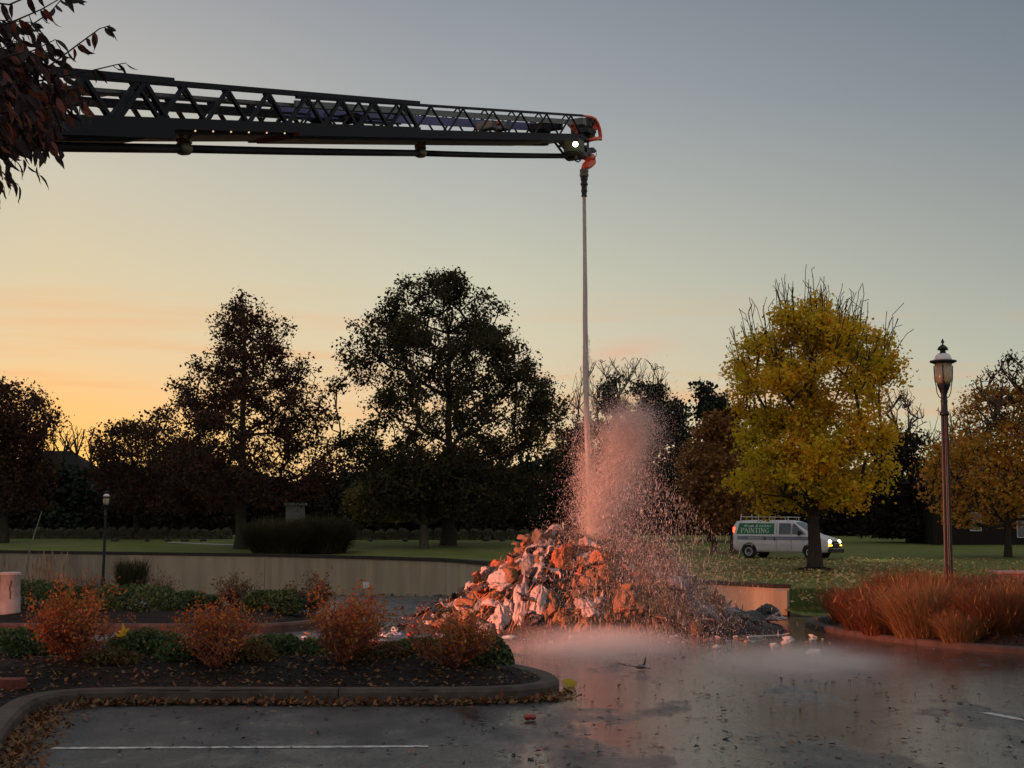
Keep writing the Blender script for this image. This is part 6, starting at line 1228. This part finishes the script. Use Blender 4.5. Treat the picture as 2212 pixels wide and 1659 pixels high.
n = 7500; y = 33+(84-33)*r.uniform(0, 1, n)**.8; x = r.uniform(.105, .30, n)*y+r.normal(size=n)*2; ok = (x > np.interp(y, [31, 33, 38, 70], [6.2, 6.3, 5.2, -2])); x, y = x[ok], y[ok]; q = r.random(len(x)) < .25+.75*np.exp(-((x-13.9)**2+(y-68)**2)/260); x, y = x[q], y[q]; o = leaf_stuff('lawn_leaves', x, y, lawn_z(x, y)+.03, .08, 5); o.data.materials[0] = mat('lawn_leaf', (.4, .25, .1), .65, .35, island=[(.2, .1, .04), (.46, .26, .09), (.55, .38, .16), (.34, .2, .07)], transl=.15)
n = 700; x = r.uniform(5.6, 9, n); y = r.uniform(21, 28, n); ok = in_poly(x, y, [tuple(p) for p in k3]+[(20, 15)])&(poly_dist(x, y, k3) > .22); x, y = x[ok], y[ok]; leaf_stuff('leaf_litter', x, y, BEDV['planting_bed3'](x, y), .04, 6)
# tiny flecks of leaf and grit over the lane
n = 3600; y = r.uniform(10.3, 22, n); x = r.uniform(-.34, .34, n)*y; ok = ~in_poly(x, y, [tuple(p) for p in k1]+[(-13, 12), (-8, 4)]) & ~in_poly(x, y, [tuple(p) for p in k3]+[(20, 15)]); q = vnoise(np.stack([x, y, 0*x], 1), 6, .9) > r.uniform(.2, .75, n); ok &= q; x, y = x[ok], y[ok]; n = len(x)
ax, sd = frames(r, n, .8); ln = r.lognormal(-3.55, .5, n); vs, fs = leaf_quads(np.stack([x, y, np.full(n, .009)], 1), ax, sd, ln, ln*r.uniform(.3, .7, n)); meta(mesh_np('ground_flecks', vs, fs, mat('fleck', (.02, .015, .012), .6, .3, island=[(.012, .01, .009), (.05, .028, .018), (.02, .016, .013), (.09, .05, .03)])), kind='stuff')
# single leaves one can pick out on the open asphalt
LMS = []
for i, (V, Fc) in enumerate(LT):
    me = bpy.data.meshes.new('fallen_leaf'); me.from_pydata((V*np.array([1, 1, .8])).tolist(), [], Fc.tolist()); me.materials.append([mat('leaf_brown', (.09, .045, .025), .6, .4), mat('leaf_rust', (.24, .08, .03), .6, .4), mat('leaf_dark', (.025, .018, .014), .6, .4), mat('leaf_tan', (.3, .2, .1), .6, .4), mat('leaf_red', (.22, .035, .02), .6, .4)][i]); LMS.append(me)
lw = ['brown', 'rust coloured', 'blackened', 'tan', 'dark red']; rr = random.Random(77); k1l = [tuple(p) for p in k1]+[(-13, 12), (-8, 4)]
n = 0
while n < 280:
    y = rr.uniform(10.4, 21)**1; x = rr.uniform(-.335, .335)*y
    if in_poly(np.array([x]), np.array([y]), k1l)[0] or in_poly(np.array([x]), np.array([y]), [tuple(p) for p in k3]+[(20, 15)])[0]: continue
    if x < -.5 and rr.random() < .45: continue
    if x > -.5 and y > 18 and rr.random() < .6: continue
    i = rr.choices(range(5), (3, 2, 5, 1, 1) if x > -.5 else (4, 2, 2, 2, 1))[0]; s = rr.uniform(.018, .046); o = bpy.data.objects.new('fallen_leaf', LMS[i]); link(o); o.location = (x, y, .014); o.scale = (s*rr.uniform(.7, 1.5), s, s); o.rotation_euler = (rr.uniform(-.25, .25), rr.uniform(-.25, .25), rr.uniform(0, 6.3)); meta(o, 'small '+lw[i]+' leaf lying on the asphalt '+('in the bay before the bed' if x < -.4 and y < 15 else 'in the near middle of the lane' if y < 14 and x < 2 else 'at the near right of the lane' if y < 14 else 'in the wet lane before the heap' if x < 2.5 else 'in the wet lane toward the right kerb'), 'leaf', lw[i]+' leaves on the asphalt'); n += 1
M_YL = mat('leaf_yellow', (.55, .36, .03), .55, .4, transl=.35)
def big_leaf(label, loc, s, rot, lobed=True):
    V, Fc = LT[1] if lobed else (np.array([(0, 0, 0)]+[(math.cos(a)*1.1, math.sin(a)*.7, .15*math.cos(2*a)) for a in np.linspace(0, 6.28, 11)[:-1]]), np.array([(0, 1+k, 1+(k+1) % 10) for k in range(10)]))
    me = bpy.data.meshes.new('yellow_leaf'); me.from_pydata(V.tolist(), [], Fc.tolist()); me.materials.append(M_YL); o = bpy.data.objects.new('yellow_leaf', me); link(o); o.location = loc; o.scale = (s, s, s); o.rotation_euler = rot; return meta(o, label, 'leaf')
p = gnd(1230, 1483); big_leaf('large yellow leaf standing on the wet asphalt off the kerb nose', (p.x, p.y, .042), .075, (R(62), .15, .1), False)
p = at(266, 1366, 16.3); big_leaf('yellow maple leaf caught on the juniper in the front bed', p, .09, (R(80), .2, .3)); 
p = at(256, 1378, 16.3); big_leaf('second yellow leaf caught just below the yellow maple leaf', p, .07, (R(70), -.3, .9))
# ------------------------------------------------------------------ near tree overhanging from the left
NL = mat('near_leaf', (.024, .009, .008), .55, .3, island=None, transl=.3); NL2 = mat('near_leaf_rust', (.15, .036, .016), .55, .3, transl=.35); NL3 = mat('near_leaf_green', (.02, .018, .01), .55, .3, transl=.35)
nt_ = thing('ash_tree', 'near tree with dark red drooping leaves overhanging the upper left corner', 'tree', (-3.6, 7.6, .0)); O = Vector((-3.6, 7.6, 0))
def lv_mesh(seed, m_):
    r = random.Random(seed); n = 6; V = []; 
    for k in range(n+1):
        f = k/n; w = .17*math.sin(math.pi*min(1, f**.8*1.02))**.85*(1 if k < n else 0)+.004; y = f; z = -.22*f*f*r.uniform(.6, 1.3); V += [(-w, y, z+.35*w), (0, y, z), (w, y, z+.35*w)]
    Fc = []
    for k in range(n): Fc += [(k*3, k*3+1, k*3+4, k*3+3), (k*3+1, k*3+2, k*3+5, k*3+4)]
    me = bpy.data.meshes.new('leaf'); me.from_pydata(V, [], Fc); me.materials.append(m_); me.polygons.foreach_set('use_smooth', np.ones(len(me.polygons), bool)); return me
LV = [lv_mesh(i, (NL, NL, NL2, NL, NL3)[i % 5]) for i in range(10)]
twigs = MB(); rr = random.Random(21); spots_ = []; D0 = 7.6
def twig(pts, D, every=.03, r0=.006):
    P_ = [at(u, v, D+(dd if len(q) == 0 else q[0])) for u, v, *q in pts for dd in (0,)]; twigs.tube(P_, list(np.linspace(r0, .0022, len(P_))), 6)
    for a, b_ in zip(P_[:-1], P_[1:]):
        n = max(1, int((b_-a).length/every))
        for k in range(n): spots_.append((a.lerp(b_, (k+rr.random())/n), (b_-a).normalized()))
    spots_.append((P_[-1], (P_[-1]-P_[-2]).normalized()))
twig([(-80, 190), (40, 175), (110, 140), (170, 95), (215, 62), (238, 55)], 7.5, .026); twig([(-60, 200), (60, 180), (130, 165), (200, 152), (250, 140), (272, 136)], 7.7, .05)
twig([(-80, 60), (20, 50), (90, 20), (150, -15)], 7.4, .04); twig([(-80, 110), (0, 90), (60, 60), (110, 25), (140, -10)], 7.9, .035); twig([(-60, 0), (20, 10), (90, -20), (190, -40)], 7.6, .04)
twig([(-80, 260), (20, 240), (90, 235), (160, 225), (195, 215)], 7.3, .022); twig([(-80, 290), (10, 300), (60, 315), (96, 325)], 7.6, .035); twig([(-80, 340), (-20, 350), (20, 385), (40, 400)], 7.5, .045); twig([(-80, 370), (-10, 385), (10, 405)], 7.8, .05)
twig([(-60, 230), (30, 210), (100, 200), (170, 190)], 7.9, .02); twig([(-60, 150), (20, 120), (70, 110), (120, 85)], 7.2, .02); twig([(-80, 330), (-20, 330), (15, 345)], 7.4, .03)
for _ in range(30):
    v0 = rr.uniform(40, 320); e = rr.uniform(40, 165)*(1-abs(v0-200)/330); twig([(-90, v0+rr.uniform(-30, 30)), (e*.4-30, v0+rr.uniform(-20, 20)), (e, v0+rr.uniform(-25, 30))], 7.6+rr.uniform(-.5, .6), .028, .005)
for lp_ in ([(-520, 430), (-300, 300), (-90, 200), (40, 178)], [(-450, 400), (-250, 330), (-80, 300)], [(-500, 420), (-280, 180), (-80, 80)], [(-450, 380), (-220, 290), (-60, 235)]): 
    P_ = [at(u, v, 7.6) for u, v in lp_]; twigs.tube(P_, [.05, .035, .016, .008], 8)
twigs.v = [tuple(Vector(q)-O) for q in twigs.v]; twigs.build('branches', M_BARK, nt_, True)
mb = MB(); mb.tube([(0, 0, -.05), (.02, 0, .5), (.0, .03, 1.8), at(-520, 430, 7.6)-O, Vector((.3, .1, 5.2)), Vector((.5, .2, 7))], [.16, .12, .1, .09, .06, .02], 12); mb.build('trunk', M_BARK, nt_, True)
rr.shuffle(spots_); spots_.sort(key=lambda s: 0)
def leaf_matrix(p, d):
    down = Vector((rr.gauss(0, .35), rr.gauss(0, .35), -1))+d*rr.uniform(.2, 1.1); y = down.normalized(); x = y.cross(Vector((rr.gauss(0, 1), rr.gauss(0, 1), rr.gauss(0, .3)))).normalized(); z = x.cross(y); s = rr.uniform(.065, .105)
    M = Matrix((x, y, z)).transposed().to_4x4(); M.translation = p-O; return M @ Matrix.Diagonal((s, s, s, 1))
vis = sorted(spots_, key=lambda s: -(s[0].x+s[0].y*.30))    # outermost first
rest = MB()
for i, (p, d) in enumerate(vis):
    M = leaf_matrix(p, d); me = LV[i % 10]
    if i < 298:
        o = bpy.data.objects.new('leaf', me); link(o, nt_); o.matrix_local = M
    else: rest.add([M @ w.co for w in me.vertices], [tuple(q.vertices) for q in me.polygons])
ex = random.Random(6); rest2 = MB()
for _ in range(560):     # the dense inner crown
    u, v_ = ex.gauss(20, 80), ex.gauss(215, 82)
    if u > 205-abs(v_-225)*.75: continue
    M = leaf_matrix(at(u, v_, 7.6+ex.uniform(-.6, .8)), Vector((1, 0, -.3))); me = LV[ex.randrange(10)]; (rest2 if ex.random() < (.5 if v_ > 190 else .2) else rest).add([M @ w.co for w in me.vertices], [tuple(q.vertices) for q in me.polygons])
o = rest.build('foliage', NL, nt_, True); o['kind'] = 'stuff'; o = rest2.build('foliage', NL2, nt_, True); o['kind'] = 'stuff'
